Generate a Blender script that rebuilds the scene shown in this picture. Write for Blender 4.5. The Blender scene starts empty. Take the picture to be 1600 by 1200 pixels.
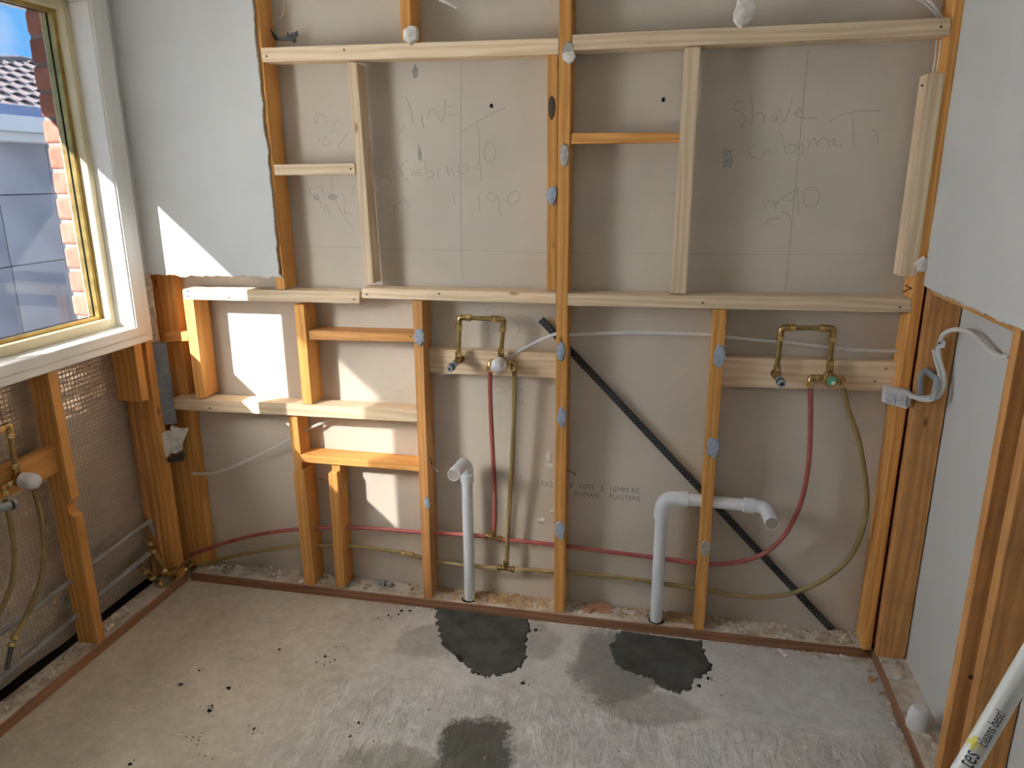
import bpy, bmesh, math, random
from mathutils import Vector, Matrix
random.seed(7)
D = bpy.data
COL = bpy.context.scene.collection
SC = bpy.context.scene

# ------------------------------------------------------------------ camera
CP = Vector((1.5816, -2.45, 1.64))
RT = Vector((0.97867663, 0.20534050, -0.00522860))
UP = Vector((-0.05074726, 0.26637636, 0.96253226))
FW = Vector((-0.19903963, 0.94174249, -0.27111678))
FPX = 1160.1
cam_d = D.cameras.new('camera'); cam = D.objects.new('camera', cam_d); COL.objects.link(cam)
cam.matrix_world = Matrix(((RT.x, UP.x, -FW.x, CP.x), (RT.y, UP.y, -FW.y, CP.y), (RT.z, UP.z, -FW.z, CP.z), (0, 0, 0, 1)))
cam_d.sensor_width = 36.0; cam_d.lens = 36.0 * FPX / 1600.0
cam_d.clip_start = 0.05; cam_d.clip_end = 200
SC.camera = cam

# ------------------------------------------------------------------ sky, sun, exposure
world = D.worlds.new('sky'); SC.world = world; world.use_nodes = True
nt = world.node_tree; nt.nodes.clear()
wo = nt.nodes.new('ShaderNodeOutputWorld'); bg = nt.nodes.new('ShaderNodeBackground')
tc = nt.nodes.new('ShaderNodeTexCoord'); nz = nt.nodes.new('ShaderNodeTexNoise'); rp = nt.nodes.new('ShaderNodeValToRGB')
nz.inputs['Scale'].default_value = 3.2; nz.inputs['Detail'].default_value = 5
nz.inputs['Roughness'].default_value = 0.45
nt.links.new(tc.outputs['Generated'], nz.inputs['Vector'])
rp.color_ramp.elements[0].position = 0.44; rp.color_ramp.elements[0].color = (0.17, 0.52, 1.0, 1)
rp.color_ramp.elements[1].position = 0.56; rp.color_ramp.elements[1].color = (1.0, 0.99, 0.97, 1)
nt.links.new(nz.outputs['Fac'], rp.inputs['Fac']); nt.links.new(rp.outputs['Color'], bg.inputs['Color'])
bg.inputs['Strength'].default_value = 1.6
nt.links.new(bg.outputs['Background'], wo.inputs['Surface'])

SUN = Vector((0.72, 1.0, -0.673)).normalized()
sl = D.lights.new('sun', 'SUN'); sl.energy = 28.0; sl.angle = math.radians(0.53); sl.color = (1.0, 0.965, 0.91)
so = D.objects.new('sun', sl); COL.objects.link(so); so.location = (-4, -5, 5)
so.rotation_euler = SUN.to_track_quat('-Z', 'Y').to_euler()

SC.view_settings.view_transform = 'Standard'; SC.view_settings.look = 'None'
SC.view_settings.gamma = 1.0; SC.view_settings.use_curve_mapping = False
SC.view_settings.exposure = 2.45
SC.cycles.max_bounces = 8; SC.cycles.diffuse_bounces = 5; SC.cycles.transparent_max_bounces = 16
SC.cycles.sample_clamp_indirect = 6.0

# ------------------------------------------------------------------ dimensions (metres)
XL, XR = -0.335, 2.347          # front faces of left / right framing; back framing front is y = 0
YB = 0.10                       # face of the board behind the back framing
PT = 0.04                       # top of the bottom plates
TOP = 2.42                      # ceiling

def ray(u, v): return RT * ((u - 800) / FPX) + UP * ((600 - v) / FPX) + FW
def at(u, v, y=0.0): d = ray(u, v); return CP + d * ((y - CP.y) / d.y)
def atx(u, v, x): d = ray(u, v); return CP + d * ((x - CP.x) / d.x)
def atz(u, v, z): d = ray(u, v); return CP + d * ((z - CP.z) / d.z)

# ------------------------------------------------------------------ materials
def mat(name):
    m = D.materials.new(name); m.use_nodes = True
    n = m.node_tree; b = n.nodes['Principled BSDF']
    return m, n, b
def N(n, t, **kw):
    x = n.nodes.new(t)
    for k, v in kw.items():
        if hasattr(x, k): setattr(x, k, v)
        else: x.inputs[k].default_value = v
    return x
def L(n, a, b): n.links.new(a, b)
def c4(c): return (c[0], c[1], c[2], 1)
def bump(n, b, src, strength, dist=0.002):
    bp = N(n, 'ShaderNodeBump'); bp.inputs['Strength'].default_value = strength; bp.inputs['Distance'].default_value = dist
    L(n, src, bp.inputs['Height']); L(n, bp.outputs['Normal'], b.inputs['Normal']); return bp

def plain(name, c1, c2=None, rough=0.6, scale=12, metal=0.0, bstr=0.0, bscale=80, spec=0.5, lo=0.35, hi=0.65):
    m, n, b = mat(name)
    b.inputs['Roughness'].default_value = rough; b.inputs['Metallic'].default_value = metal
    b.inputs['Specular IOR Level'].default_value = spec
    c2 = c2 or tuple(x * 0.85 for x in c1)
    t = N(n, 'ShaderNodeTexCoord'); z = N(n, 'ShaderNodeTexNoise'); z.inputs['Scale'].default_value = scale; z.inputs['Detail'].default_value = 6
    r = N(n, 'ShaderNodeValToRGB'); r.color_ramp.elements[0].position = lo; r.color_ramp.elements[1].position = hi
    r.color_ramp.elements[0].color = c4(c2); r.color_ramp.elements[1].color = c4(c1)
    L(n, t.outputs['Object'], z.inputs['Vector']); L(n, z.outputs['Fac'], r.inputs['Fac']); L(n, r.outputs['Color'], b.inputs['Base Color'])
    if bstr:
        z2 = N(n, 'ShaderNodeTexNoise'); z2.inputs['Scale'].default_value = bscale; z2.inputs['Detail'].default_value = 4
        L(n, t.outputs['Object'], z2.inputs['Vector']); bump(n, b, z2.outputs['Fac'], bstr)
    return m

def wood(name, light, dark, knot, rough=0.7, ring=1.0, dirt=0.0):
    # grain runs along the board's own Z axis
    m, n, b = mat(name); b.inputs['Roughness'].default_value = rough; b.inputs['Specular IOR Level'].default_value = 0.25
    t = N(n, 'ShaderNodeTexCoord'); oi = N(n, 'ShaderNodeObjectInfo')
    off = N(n, 'ShaderNodeVectorMath', operation='SCALE'); cmb = N(n, 'ShaderNodeCombineXYZ')
    for k in range(3): L(n, oi.outputs['Random'], cmb.inputs[k])
    L(n, cmb.outputs[0], off.inputs[0]); off.inputs['Scale'].default_value = 37.0
    add = N(n, 'ShaderNodeVectorMath', operation='ADD'); L(n, t.outputs['Object'], add.inputs[0]); L(n, off.outputs[0], add.inputs[1])
    mp = N(n, 'ShaderNodeMapping'); mp.inputs['Scale'].default_value = (1.0, 0.7, 0.09); L(n, add.outputs[0], mp.inputs['Vector'])
    w = N(n, 'ShaderNodeTexWave', wave_type='BANDS', bands_direction='X')
    w.inputs['Scale'].default_value = 13; w.inputs['Distortion'].default_value = 11; w.inputs['Detail'].default_value = 3.0; w.inputs['Detail Scale'].default_value = 0.9; w.inputs['Detail Roughness'].default_value = 0.6
    L(n, mp.outputs[0], w.inputs['Vector'])
    f = N(n, 'ShaderNodeTexNoise'); f.inputs['Scale'].default_value = 260; f.inputs['Detail'].default_value = 3
    mp2 = N(n, 'ShaderNodeMapping'); mp2.inputs['Scale'].default_value = (1, 1, 0.03); L(n, add.outputs[0], mp2.inputs['Vector']); L(n, mp2.outputs[0], f.inputs['Vector'])
    mx = N(n, 'ShaderNodeMath', operation='MULTIPLY_ADD'); L(n, f.outputs['Fac'], mx.inputs[0]); mx.inputs[1].default_value = 0.7
    s = N(n, 'ShaderNodeMath', operation='MULTIPLY'); L(n, w.outputs['Fac'], s.inputs[0]); s.inputs[1].default_value = 0.36 * ring; L(n, s.outputs[0], mx.inputs[2])
    r = N(n, 'ShaderNodeValToRGB'); e = r.color_ramp.elements
    e[0].position = 0.15; e[0].color = c4(light); e[1].position = 0.95; e[1].color = c4(dark)
    L(n, mx.outputs[0], r.inputs['Fac'])
    kn = N(n, 'ShaderNodeTexVoronoi'); kn.inputs['Scale'].default_value = 3.0
    mp3 = N(n, 'ShaderNodeMapping'); mp3.inputs['Scale'].default_value = (3.5, 3.5, 1.2); L(n, add.outputs[0], mp3.inputs['Vector']); L(n, mp3.outputs[0], kn.inputs['Vector'])
    kr = N(n, 'ShaderNodeMapRange'); kr.inputs['From Min'].default_value = 0.03; kr.inputs['From Max'].default_value = 0.09; kr.inputs['To Min'].default_value = 0.85; kr.inputs['To Max'].default_value = 0
    L(n, kn.outputs['Distance'], kr.inputs['Value'])
    km = N(n, 'ShaderNodeMix', data_type='RGBA'); L(n, kr.outputs[0], km.inputs['Factor']); L(n, r.outputs['Color'], km.inputs['A']); km.inputs['B'].default_value = c4(knot)
    hv = N(n, 'ShaderNodeHueSaturation'); L(n, km.outputs['Result'], hv.inputs['Color'])
    vr = N(n, 'ShaderNodeMapRange'); vr.inputs['To Min'].default_value = 0.86; vr.inputs['To Max'].default_value = 1.12; L(n, oi.outputs['Random'], vr.inputs['Value']); L(n, vr.outputs[0], hv.inputs['Value'])
    out = hv.outputs['Color']
    if dirt:
        dn = N(n, 'ShaderNodeTexNoise'); dn.inputs['Scale'].default_value = 9; dn.inputs['Detail'].default_value = 7; dn.inputs['Roughness'].default_value = 0.7; L(n, add.outputs[0], dn.inputs['Vector'])
        dr = N(n, 'ShaderNodeMapRange'); dr.inputs['From Min'].default_value = 0.5; dr.inputs['From Max'].default_value = 0.75; dr.inputs['To Max'].default_value = dirt; L(n, dn.outputs['Fac'], dr.inputs['Value'])
        dm = N(n, 'ShaderNodeMix', data_type='RGBA'); L(n, dr.outputs[0], dm.inputs['Factor']); L(n, out, dm.inputs['A']); dm.inputs['B'].default_value = (0.16, 0.11, 0.08, 1); out = dm.outputs['Result']
    L(n, out, b.inputs['Base Color']); bump(n, b, mx.outputs[0], 0.15, 0.001)
    return m

M_OR = wood('timber_orange', (0.82, 0.43, 0.13), (0.52, 0.22, 0.055), (0.20, 0.07, 0.02))
M_OW = wood('timber_old_stained', (0.70, 0.36, 0.13), (0.42, 0.19, 0.06), (0.15, 0.06, 0.02), dirt=0.35)
M_PA = wood('timber_pale_pine', (0.89, 0.73, 0.53), (0.65, 0.47, 0.275), (0.40, 0.19, 0.08), ring=1.1)
M_PL = wood('timber_plate_brown', (0.42, 0.22, 0.12), (0.24, 0.11, 0.06), (0.09, 0.04, 0.02), dirt=0.6)
M_BOARD = plain('board_paper', (0.64, 0.575, 0.485), (0.57, 0.51, 0.425), rough=0.85, scale=3.0, bstr=0.05, spec=0.2)
M_PAINT = plain('painted_plasterboard', (0.60, 0.605, 0.59), (0.57, 0.575, 0.56), rough=0.7, scale=5, bstr=0.03, bscale=300, spec=0.3)
M_GYP = plain('torn_gypsum', (0.62, 0.58, 0.52), (0.35, 0.30, 0.25), rough=0.95, scale=60, bstr=0.5, bscale=120, spec=0.1)
M_WHITE = plain('white_gloss_paint', (0.84, 0.84, 0.81), (0.80, 0.80, 0.76), rough=0.35, scale=6)
M_CREAM = plain('cream_window_frame', (0.72, 0.64, 0.42), (0.64, 0.55, 0.33), rough=0.35, scale=9)
M_GOLD = plain('gold_aluminium', (0.50, 0.36, 0.12), (0.32, 0.22, 0.07), rough=0.3, metal=0.75, scale=20)
M_RUB = plain('black_seal', (0.02, 0.018, 0.015), rough=0.6)
M_BRASS = plain('brass', (0.55, 0.39, 0.17), (0.40, 0.27, 0.10), rough=0.26, metal=1.0, scale=60)
M_BRCOL = plain('bright_brass', (0.88, 0.70, 0.36), (0.70, 0.52, 0.22), rough=0.22, metal=1.0, scale=60)
M_BRPIPE = plain('dull_brass_pipe', (0.36, 0.26, 0.085), (0.26, 0.18, 0.055), rough=0.38, metal=0.55, scale=40)
M_RED = plain('red_pipe', (0.43, 0.12, 0.10), (0.36, 0.085, 0.075), rough=0.45, scale=15)
M_OLIVE = plain('olive_pipe', (0.35, 0.26, 0.10), (0.26, 0.19, 0.07), rough=0.45, scale=15)
M_PVC = plain('white_plastic_pipe', (0.77, 0.80, 0.84), (0.72, 0.75, 0.79), rough=0.32, scale=6)
M_CAP = plain('white_plastic_cap', (0.80, 0.80, 0.82), rough=0.4, scale=6)
M_GREYP = plain('grey_plastic', (0.36, 0.38, 0.40), (0.28, 0.30, 0.32), rough=0.5)
M_POLY = plain('grey_poly_pipe', (0.36, 0.36, 0.35), (0.27, 0.27, 0.26), rough=0.5)
M_CABLE = plain('white_cable', (0.72, 0.71, 0.68), (0.64, 0.63, 0.60), rough=0.5)
M_STEEL = plain('galvanised_steel', (0.30, 0.32, 0.35), (0.20, 0.22, 0.25), rough=0.5, metal=0.6, scale=40)
M_DSTEEL = plain('dark_steel', (0.11, 0.115, 0.115), (0.07, 0.07, 0.07), rough=0.6, metal=0.3, scale=60)
M_HOLE = plain('black_hole', (0.006, 0.006, 0.006), rough=0.9)
M_PLAS = plain('white_plaster', (0.85, 0.82, 0.77), (0.62, 0.59, 0.54), rough=0.95, scale=45, bstr=0.6, bscale=70)
M_BLUE = plain('blue_grey_adhesive', (0.40, 0.46, 0.54), (0.27, 0.33, 0.42), rough=0.85, scale=70, bstr=0.4, bscale=160)
M_GREYD = plain('grey_adhesive', (0.50, 0.48, 0.44), (0.32, 0.30, 0.26), rough=0.85, scale=60, bstr=0.4, bscale=160)
M_NAIL = plain('nail_steel', (0.10, 0.07, 0.05), rough=0.5, metal=0.5)
M_PENCIL = plain('pencil', (0.34, 0.31, 0.265), (0.46, 0.42, 0.36), rough=0.9, scale=90)
M_INK = plain('grey_print', (0.26, 0.25, 0.23), rough=0.9)
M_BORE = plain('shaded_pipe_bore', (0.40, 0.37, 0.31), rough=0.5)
M_GREEN = plain('green_disc', (0.10, 0.45, 0.28), rough=0.4)
M_CHIP = plain('plaster_chips', (0.80, 0.74, 0.64), (0.40, 0.31, 0.21), rough=0.95, scale=25)
M_SAW = plain('sawdust', (0.62, 0.42, 0.22), (0.36, 0.21, 0.09), rough=0.95, scale=25)
M_MORT = plain('fresh_dark_mortar', (0.10, 0.105, 0.09), (0.045, 0.048, 0.04), rough=0.7, scale=14, bstr=0.8, bscale=45)
M_SPLAT = plain('dark_mortar_splash', (0.02, 0.018, 0.015), rough=0.8)
M_TILE = plain('terracotta_chip', (0.52, 0.28, 0.17), (0.42, 0.2, 0.12), rough=0.8)
M_POLE = plain('white_enamel_pole', (0.78, 0.79, 0.76), rough=0.3, scale=5)
M_NAVY = plain('navy_print', (0.015, 0.02, 0.06), rough=0.5)
M_YEL = plain('yellow_print', (0.75, 0.65, 0.05), rough=0.5)

def brick_mat():
    m, n, b = mat('red_brick'); b.inputs['Roughness'].default_value = 0.9; b.inputs['Specular IOR Level'].default_value = 0.15
    t = N(n, 'ShaderNodeTexCoord'); oi = N(n, 'ShaderNodeObjectInfo'); z = N(n, 'ShaderNodeTexNoise'); z.inputs['Scale'].default_value = 30; z.inputs['Detail'].default_value = 6
    L(n, t.outputs['Object'], z.inputs['Vector'])
    r = N(n, 'ShaderNodeValToRGB'); r.color_ramp.elements[0].color = (0.34, 0.13, 0.09, 1); r.color_ramp.elements[1].color = (0.46, 0.20, 0.14, 1); r.color_ramp.elements[0].position = .3; r.color_ramp.elements[1].position = .7
    L(n, z.outputs['Fac'], r.inputs['Fac']); hv = N(n, 'ShaderNodeHueSaturation'); L(n, r.outputs['Color'], hv.inputs['Color'])
    vr = N(n, 'ShaderNodeMapRange'); vr.inputs['To Min'].default_value = .85; vr.inputs['To Max'].default_value = 1.1; L(n, oi.outputs['Random'], vr.inputs['Value']); L(n, vr.outputs[0], hv.inputs['Value'])
    L(n, hv.outputs['Color'], b.inputs['Base Color']); bump(n, b, z.outputs['Fac'], 0.3); return m
M_BRICK = brick_mat()
M_MORTJ = plain('mortar_joint', (0.26, 0.235, 0.21), rough=0.95, scale=40)

def foil_mat():
    m, n, b = mat('woven_foil'); b.inputs['Metallic'].default_value = 0.7; b.inputs['Roughness'].default_value = 0.32
    t = N(n, 'ShaderNodeTexCoord'); z = N(n, 'ShaderNodeTexNoise'); z.inputs['Scale'].default_value = 5; z.inputs['Detail'].default_value = 4
    L(n, t.outputs['Object'], z.inputs['Vector'])
    r = N(n, 'ShaderNodeValToRGB'); r.color_ramp.elements[0].color = (0.60, 0.54, 0.46, 1); r.color_ramp.elements[1].color = (0.86, 0.82, 0.75, 1)
    L(n, z.outputs['Fac'], r.inputs['Fac']); L(n, r.outputs['Color'], b.inputs['Base Color'])
    sp = N(n, 'ShaderNodeSeparateXYZ'); L(n, t.outputs['Object'], sp.inputs[0])
    hs = []
    for k in ('Y', 'Z'):
        a = N(n, 'ShaderNodeMath', operation='MULTIPLY'); L(n, sp.outputs[k], a.inputs[0]); a.inputs[1].default_value = 2 * math.pi / 0.016
        s = N(n, 'ShaderNodeMath', operation='SINE'); L(n, a.outputs[0], s.inputs[0])
        p = N(n, 'ShaderNodeMath', operation='SUBTRACT'); L(n, s.outputs[0], p.inputs[0]); p.inputs[1].default_value = 0.55
        q = N(n, 'ShaderNodeMath', operation='MAXIMUM'); L(n, p.outputs[0], q.inputs[0]); q.inputs[1].default_value = 0.0; hs.append(q)
    mx = N(n, 'ShaderNodeMath', operation='MAXIMUM'); L(n, hs[0].outputs[0], mx.inputs[0]); L(n, hs[1].outputs[0], mx.inputs[1])
    wz = N(n, 'ShaderNodeTexNoise'); wz.inputs['Scale'].default_value = 14; wz.inputs['Detail'].default_value = 3; wm = N(n, 'ShaderNodeMapping'); wm.inputs['Scale'].default_value = (1, .45, 1); L(n, t.outputs['Object'], wm.inputs['Vector']); L(n, wm.outputs[0], wz.inputs['Vector'])
    ad = N(n, 'ShaderNodeMath', operation='MULTIPLY_ADD'); L(n, wz.outputs['Fac'], ad.inputs[0]); ad.inputs[1].default_value = 1.6; L(n, mx.outputs[0], ad.inputs[2])
    bump(n, b, ad.outputs[0], 1.0, 0.012); return m
M_FOIL = foil_mat()

def glass_mat(name, tint, gloss):
    m = D.materials.new(name); m.use_nodes = True; n = m.node_tree; n.nodes.clear()
    o = N(n, 'ShaderNodeOutputMaterial'); tr = N(n, 'ShaderNodeBsdfTransparent'); gl = N(n, 'ShaderNodeBsdfGlossy'); mx = N(n, 'ShaderNodeMixShader')
    tr.inputs['Color'].default_value = c4(tint); gl.inputs['Roughness'].default_value = 0.02; gl.inputs['Color'].default_value = (0.9, 0.9, 0.9, 1); mx.inputs['Fac'].default_value = gloss
    L(n, tr.outputs[0], mx.inputs[1]); L(n, gl.outputs[0], mx.inputs[2]); L(n, mx.outputs[0], o.inputs['Surface']); return m
M_GLASS = glass_mat('view_dimming_glass', (0.335, 0.335, 0.345), 0.04)  # tint added to dim the outdoor view and sun; the pane is clear
REFR = 0.34
def obscure_mat():
    m = D.materials.new('obscure_glass'); m.use_nodes = True; n = m.node_tree; n.nodes.clear()
    o = N(n, 'ShaderNodeOutputMaterial'); tl = N(n, 'ShaderNodeBsdfTranslucent'); gl = N(n, 'ShaderNodeBsdfGlossy'); mx = N(n, 'ShaderNodeMixShader')
    tl.inputs['Color'].default_value = (0.93, 0.94, 0.95, 1); gl.inputs['Roughness'].default_value = 0.25; mx.inputs['Fac'].default_value = 0.05
    t = N(n, 'ShaderNodeTexCoord'); v = N(n, 'ShaderNodeTexVoronoi'); v.inputs['Scale'].default_value = 120; L(n, t.outputs['Object'], v.inputs['Vector'])
    bp = N(n, 'ShaderNodeBump'); bp.inputs['Strength'].default_value = 0.4; bp.inputs['Distance'].default_value = 0.002; L(n, v.outputs['Distance'], bp.inputs['Height']); L(n, bp.outputs[0], gl.inputs['Normal'])
    rf = N(n, 'ShaderNodeBsdfRefraction'); rf.inputs['IOR'].default_value = 1.12; rf.inputs['Roughness'].default_value = 1.0; rf.inputs['Color'].default_value = (0.97, 0.97, 0.97, 1); m3 = N(n, 'ShaderNodeMixShader'); m3.inputs['Fac'].default_value = REFR
    L(n, tl.outputs[0], m3.inputs[1]); L(n, rf.outputs[0], m3.inputs[2])
    tp = N(n, 'ShaderNodeBsdfTransparent'); m2 = N(n, 'ShaderNodeMixShader'); m2.inputs['Fac'].default_value = 0.035; L(n, m3.outputs[0], m2.inputs[1]); L(n, tp.outputs[0], m2.inputs[2])
    L(n, m2.outputs[0], mx.inputs[1]); L(n, gl.outputs[0], mx.inputs[2]); L(n, mx.outputs[0], o.inputs['Surface']); return m
M_OBS = obscure_mat()

def floor_mat():
    m, n, b = mat('concrete_floor'); b.inputs['Roughness'].default_value = 0.8; b.inputs['Specular IOR Level'].default_value = 0.25
    g = N(n, 'ShaderNodeNewGeometry'); pos = g.outputs['Position']
    def noise(scale, detail=6, rough=0.55, vec=pos, dist=0.0):
        z = N(n, 'ShaderNodeTexNoise'); z.inputs['Scale'].default_value = scale; z.inputs['Detail'].default_value = detail; z.inputs['Roughness'].default_value = rough; z.inputs['Distortion'].default_value = dist
        L(n, vec, z.inputs['Vector']); return z.outputs['Fac']
    def mrange(src, a, b_, c=0.0, d=1.0):
        r = N(n, 'ShaderNodeMapRange'); r.inputs['From Min'].default_value = a; r.inputs['From Max'].default_value = b_; r.inputs['To Min'].default_value = c; r.inputs['To Max'].default_value = d; L(n, src, r.inputs['Value']); return r.outputs[0]
    def math_(op, a, b_):
        x = N(n, 'ShaderNodeMath', operation=op)
        for k, s in enumerate((a, b_)):
            if isinstance(s, (int, float)): x.inputs[k].default_value = s
            else: L(n, s, x.inputs[k])
        return x.outputs[0]
    def mix(f, a, b_):
        x = N(n, 'ShaderNodeMix', data_type='RGBA'); L(n, f, x.inputs['Factor'])
        for k, s in (('A', a), ('B', b_)):
            if isinstance(s, tuple): x.inputs[k].default_value = c4(s)
            else: L(n, s, x.inputs[k])
        return x.outputs['Result']
    sp = N(n, 'ShaderNodeSeparateXYZ'); L(n, pos, sp.inputs[0])
    big = noise(1.6, 5); mid = noise(9, 8, 0.65); fine = noise(70, 5, 0.6)
    col = mix(mrange(big, 0.35, 0.65), (0.50, 0.475, 0.44), (0.60, 0.575, 0.54))
    col = mix(mrange(mid, 0.35, 0.75, 0, 0.45), col, (0.70, 0.68, 0.65))
    # beige residue towards the window wall, by the place's own staining
    beige = mrange(math_('ADD', sp.outputs['X'], math_('MULTIPLY', mid, 0.5)), 0.55, 1.15, 0.75, 0.0)
    col = mix(beige, col, (0.56, 0.48, 0.36))
    # grey smooth zone near the right of the back plate
    gz = math_('MULTIPLY', mrange(sp.outputs['X'], 1.7, 2.0), mrange(sp.outputs['Y'], -0.42, -0.36))
    col = mix(math_('MULTIPLY', gz, 0.6), col, (0.47, 0.475, 0.485))
    # combed thin-set area in front
    warp = N(n, 'ShaderNodeMapping'); warp.inputs['Scale'].default_value = (25, 8, 1); L(n, pos, warp.inputs['Vector'])
    comb = noise(1.0, 6, 0.64, warp.outputs[0], 1.3)
    zone = math_('MULTIPLY', mrange(math_('ADD', sp.outputs['Y'], math_('MULTIPLY', mid, 0.12)), -0.34, -0.42, 0, 1), mrange(math_('ADD', sp.outputs['X'], math_('MULTIPLY', mid, 0.4)), 0.55, 0.85, 0, 1))
    col = mix(math_('MULTIPLY', zone, mrange(comb, 0.52, 0.62, 0, 0.55)), col, (0.78, 0.765, 0.74))
    col = mix(math_('MULTIPLY', zone, mrange(comb, 0.46, 0.38, 0, 0.45)), col, (0.38, 0.36, 0.325))
    # damp stains round the mortar patches
    for (cx, cy, rx, ry, s, dark) in ((0.80, -0.20, 0.13, 0.11, 0.5, (0.23, 0.215, 0.18)), (1.165, -0.13, 0.10, 0.13, 0.5, (0.24, 0.225, 0.19)), (1.47, -0.20, 0.16, 0.22, 0.75, (0.17, 0.165, 0.14)),
                                      (1.58, -0.40, 0.17, 0.09, 0.55, (0.25, 0.235, 0.2)), (1.085, -0.69, 0.12, 0.15, 0.9, (0.085, 0.082, 0.062)), (0.90, -0.80, 0.2, 0.09, 0.55, (0.2, 0.185, 0.14))):
        dx = math_('DIVIDE', math_('SUBTRACT', sp.outputs['X'], cx), rx); dy = math_('DIVIDE', math_('SUBTRACT', sp.outputs['Y'], cy), ry)
        d2 = math_('ADD', math_('MULTIPLY', dx, dx), math_('MULTIPLY', dy, dy))
        d2 = math_('ADD', d2, math_('MULTIPLY', math_('SUBTRACT', mid, 0.5), 2.2)); d2 = math_('ADD', d2, math_('MULTIPLY', math_('SUBTRACT', fine, 0.5), 0.9))
        col = mix(mrange(d2, 1.15, 0.65, 0, s), col, dark)
    spk = N(n, 'ShaderNodeTexVoronoi'); spk.inputs['Scale'].default_value = 26; L(n, pos, spk.inputs['Vector'])
    col = mix(math_('MULTIPLY', mrange(spk.outputs['Distance'], 0.10, 0.06), mrange(noise(3, 2), 0.5, 0.6, 0, 0.6)), col, (0.72, 0.69, 0.62))
    mot = N(n, 'ShaderNodeHueSaturation'); L(n, col, mot.inputs['Color']); L(n, mrange(math_('ADD', math_('MULTIPLY', noise(22, 8, .7), .6), math_('MULTIPLY', noise(4, 4), .4)), .36, .64, .92, 1.30), mot.inputs['Value']); col = mot.outputs['Color']
    L(n, col, b.inputs['Base Color'])
    h = math_('ADD', math_('MULTIPLY', math_('MULTIPLY', comb, zone), 2.6), math_('ADD', math_('MULTIPLY', mid, 0.5), math_('MULTIPLY', fine, 0.22)))
    bump(n, b, h, 0.8, 0.008); return m
M_FLOOR = floor_mat()
def dusty(name, base, dust):
    return plain(name, dust, base, rough=0.95, scale=14, bstr=0.3, bscale=120, spec=0.1, lo=0.38, hi=0.56)
M_DUST = dusty('plaster_dust', (0.46, 0.36, 0.27), (0.66, 0.59, 0.50))

# ------------------------------------------------------------------ mesh helpers
WM = {}
def setw(o, M, parent=None):
    if parent is not None:
        o.parent = parent; o.matrix_parent_inverse = WM[parent.name].inverted()
    o.matrix_basis = M; WM[o.name] = M.copy()
def tag(o, label=None, cat=None, group=None, kind=None):
    if label: o['label'] = label
    if cat: o['category'] = cat
    if group: o['group'] = group
    if kind: o['kind'] = kind
    return o
def empty(name, loc=(0, 0, 0)):
    o = D.objects.new(name, None); o.empty_display_size = 0.05; COL.objects.link(o); setw(o, Matrix.Translation(Vector(loc))); return o
def obj(name, bm, m, parent=None, M=None, smooth=False):
    """bm holds WORLD coordinates; M is the object's own frame."""
    bmesh.ops.recalc_face_normals(bm, faces=bm.faces)
    if M is None:
        lo = [min(v.co[i] for v in bm.verts) for i in range(3)]; hi = [max(v.co[i] for v in bm.verts) for i in range(3)]
        M = Matrix.Translation(Vector(((lo[0] + hi[0]) / 2, (lo[1] + hi[1]) / 2, lo[2])))
    bm.transform(M.inverted())
    me = D.meshes.new(name); bm.to_mesh(me); bm.free(); me.materials.append(m)
    if smooth:
        for p in me.polygons: p.use_smooth = True
        try: me.set_sharp_from_angle(angle=math.radians(40))
        except Exception: pass
    o = D.objects.new(name, me); COL.objects.link(o); setw(o, M, parent); return o
AX = {'z': Matrix.Identity(4), 'x': Matrix.Rotation(math.pi / 2, 4, 'Y'), 'y': Matrix.Rotation(-math.pi / 2, 4, 'X')}
def prism_bm(front, back, bm=None):
    bm = bm or bmesh.new(); n = len(front)
    a = [bm.verts.new(p) for p in front]; b = [bm.verts.new(p) for p in back]
    bm.faces.new(a); bm.faces.new(b[::-1])
    for i in range(n): bm.faces.new((a[i], b[i], b[(i + 1) % n], a[(i + 1) % n]))
    return bm
def frame_of(bm, axis):
    c = Vector((0, 0, 0))
    for v in bm.verts: c += v.co
    return Matrix.Translation(c / len(bm.verts)) @ AX[axis]
def bev(bm, w, segs=1):
    bmesh.ops.recalc_face_normals(bm, faces=bm.faces)
    bmesh.ops.bevel(bm, geom=list(bm.edges), offset=w, segments=segs, affect='EDGES', profile=0.5, clamp_overlap=True)
def board(name, q, y0, depth, m, parent, label=None, b=0.0015):
    """timber on the back wall: q = front corners TL TR BR BL in photo pixels, read on the plane y = y0."""
    P = [at(u, v, y0) for u, v in q]
    w = abs(P[1].x - P[0].x); h = abs(P[0].z - P[3].z)
    bm = prism_bm(P, [p + Vector((0, depth, 0)) for p in P]); bev(bm, b)
    o = obj(name, bm, m, parent, frame_of(bm, 'z' if h > w else 'x'))
    if label: o['label'] = label
    return o
def box(name, lo, hi, m, parent=None, axis='z', b=0.0015, label=None, segs=1):
    (x0, y0, z0), (x1, y1, z1) = lo, hi
    bm = prism_bm([(x0, y0, z0), (x1, y0, z0), (x1, y0, z1), (x0, y0, z1)], [(x0, y1, z0), (x1, y1, z0), (x1, y1, z1), (x0, y1, z1)])
    bm.verts.ensure_lookup_table()
    if b: bev(bm, b, segs)
    o = obj(name, bm, m, parent, frame_of(bm, axis))
    if label: o['label'] = label
    return o
def smooth_path(pts, sub=8):
    pts = [Vector(p) for p in pts]
    if len(pts) < 3: return pts
    out = []
    for i in range(len(pts) - 1):
        p0 = pts[max(i - 1, 0)]; p1 = pts[i]; p2 = pts[i + 1]; p3 = pts[min(i + 2, len(pts) - 1)]
        for k in range(sub):
            t = k / sub
            out.append(0.5 * ((2 * p1) + (p2 - p0) * t + (2 * p0 - 5 * p1 + 4 * p2 - p3) * t * t + (3 * p1 - p0 - 3 * p2 + p3) * t ** 3))
    out.append(pts[-1]); return out
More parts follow.
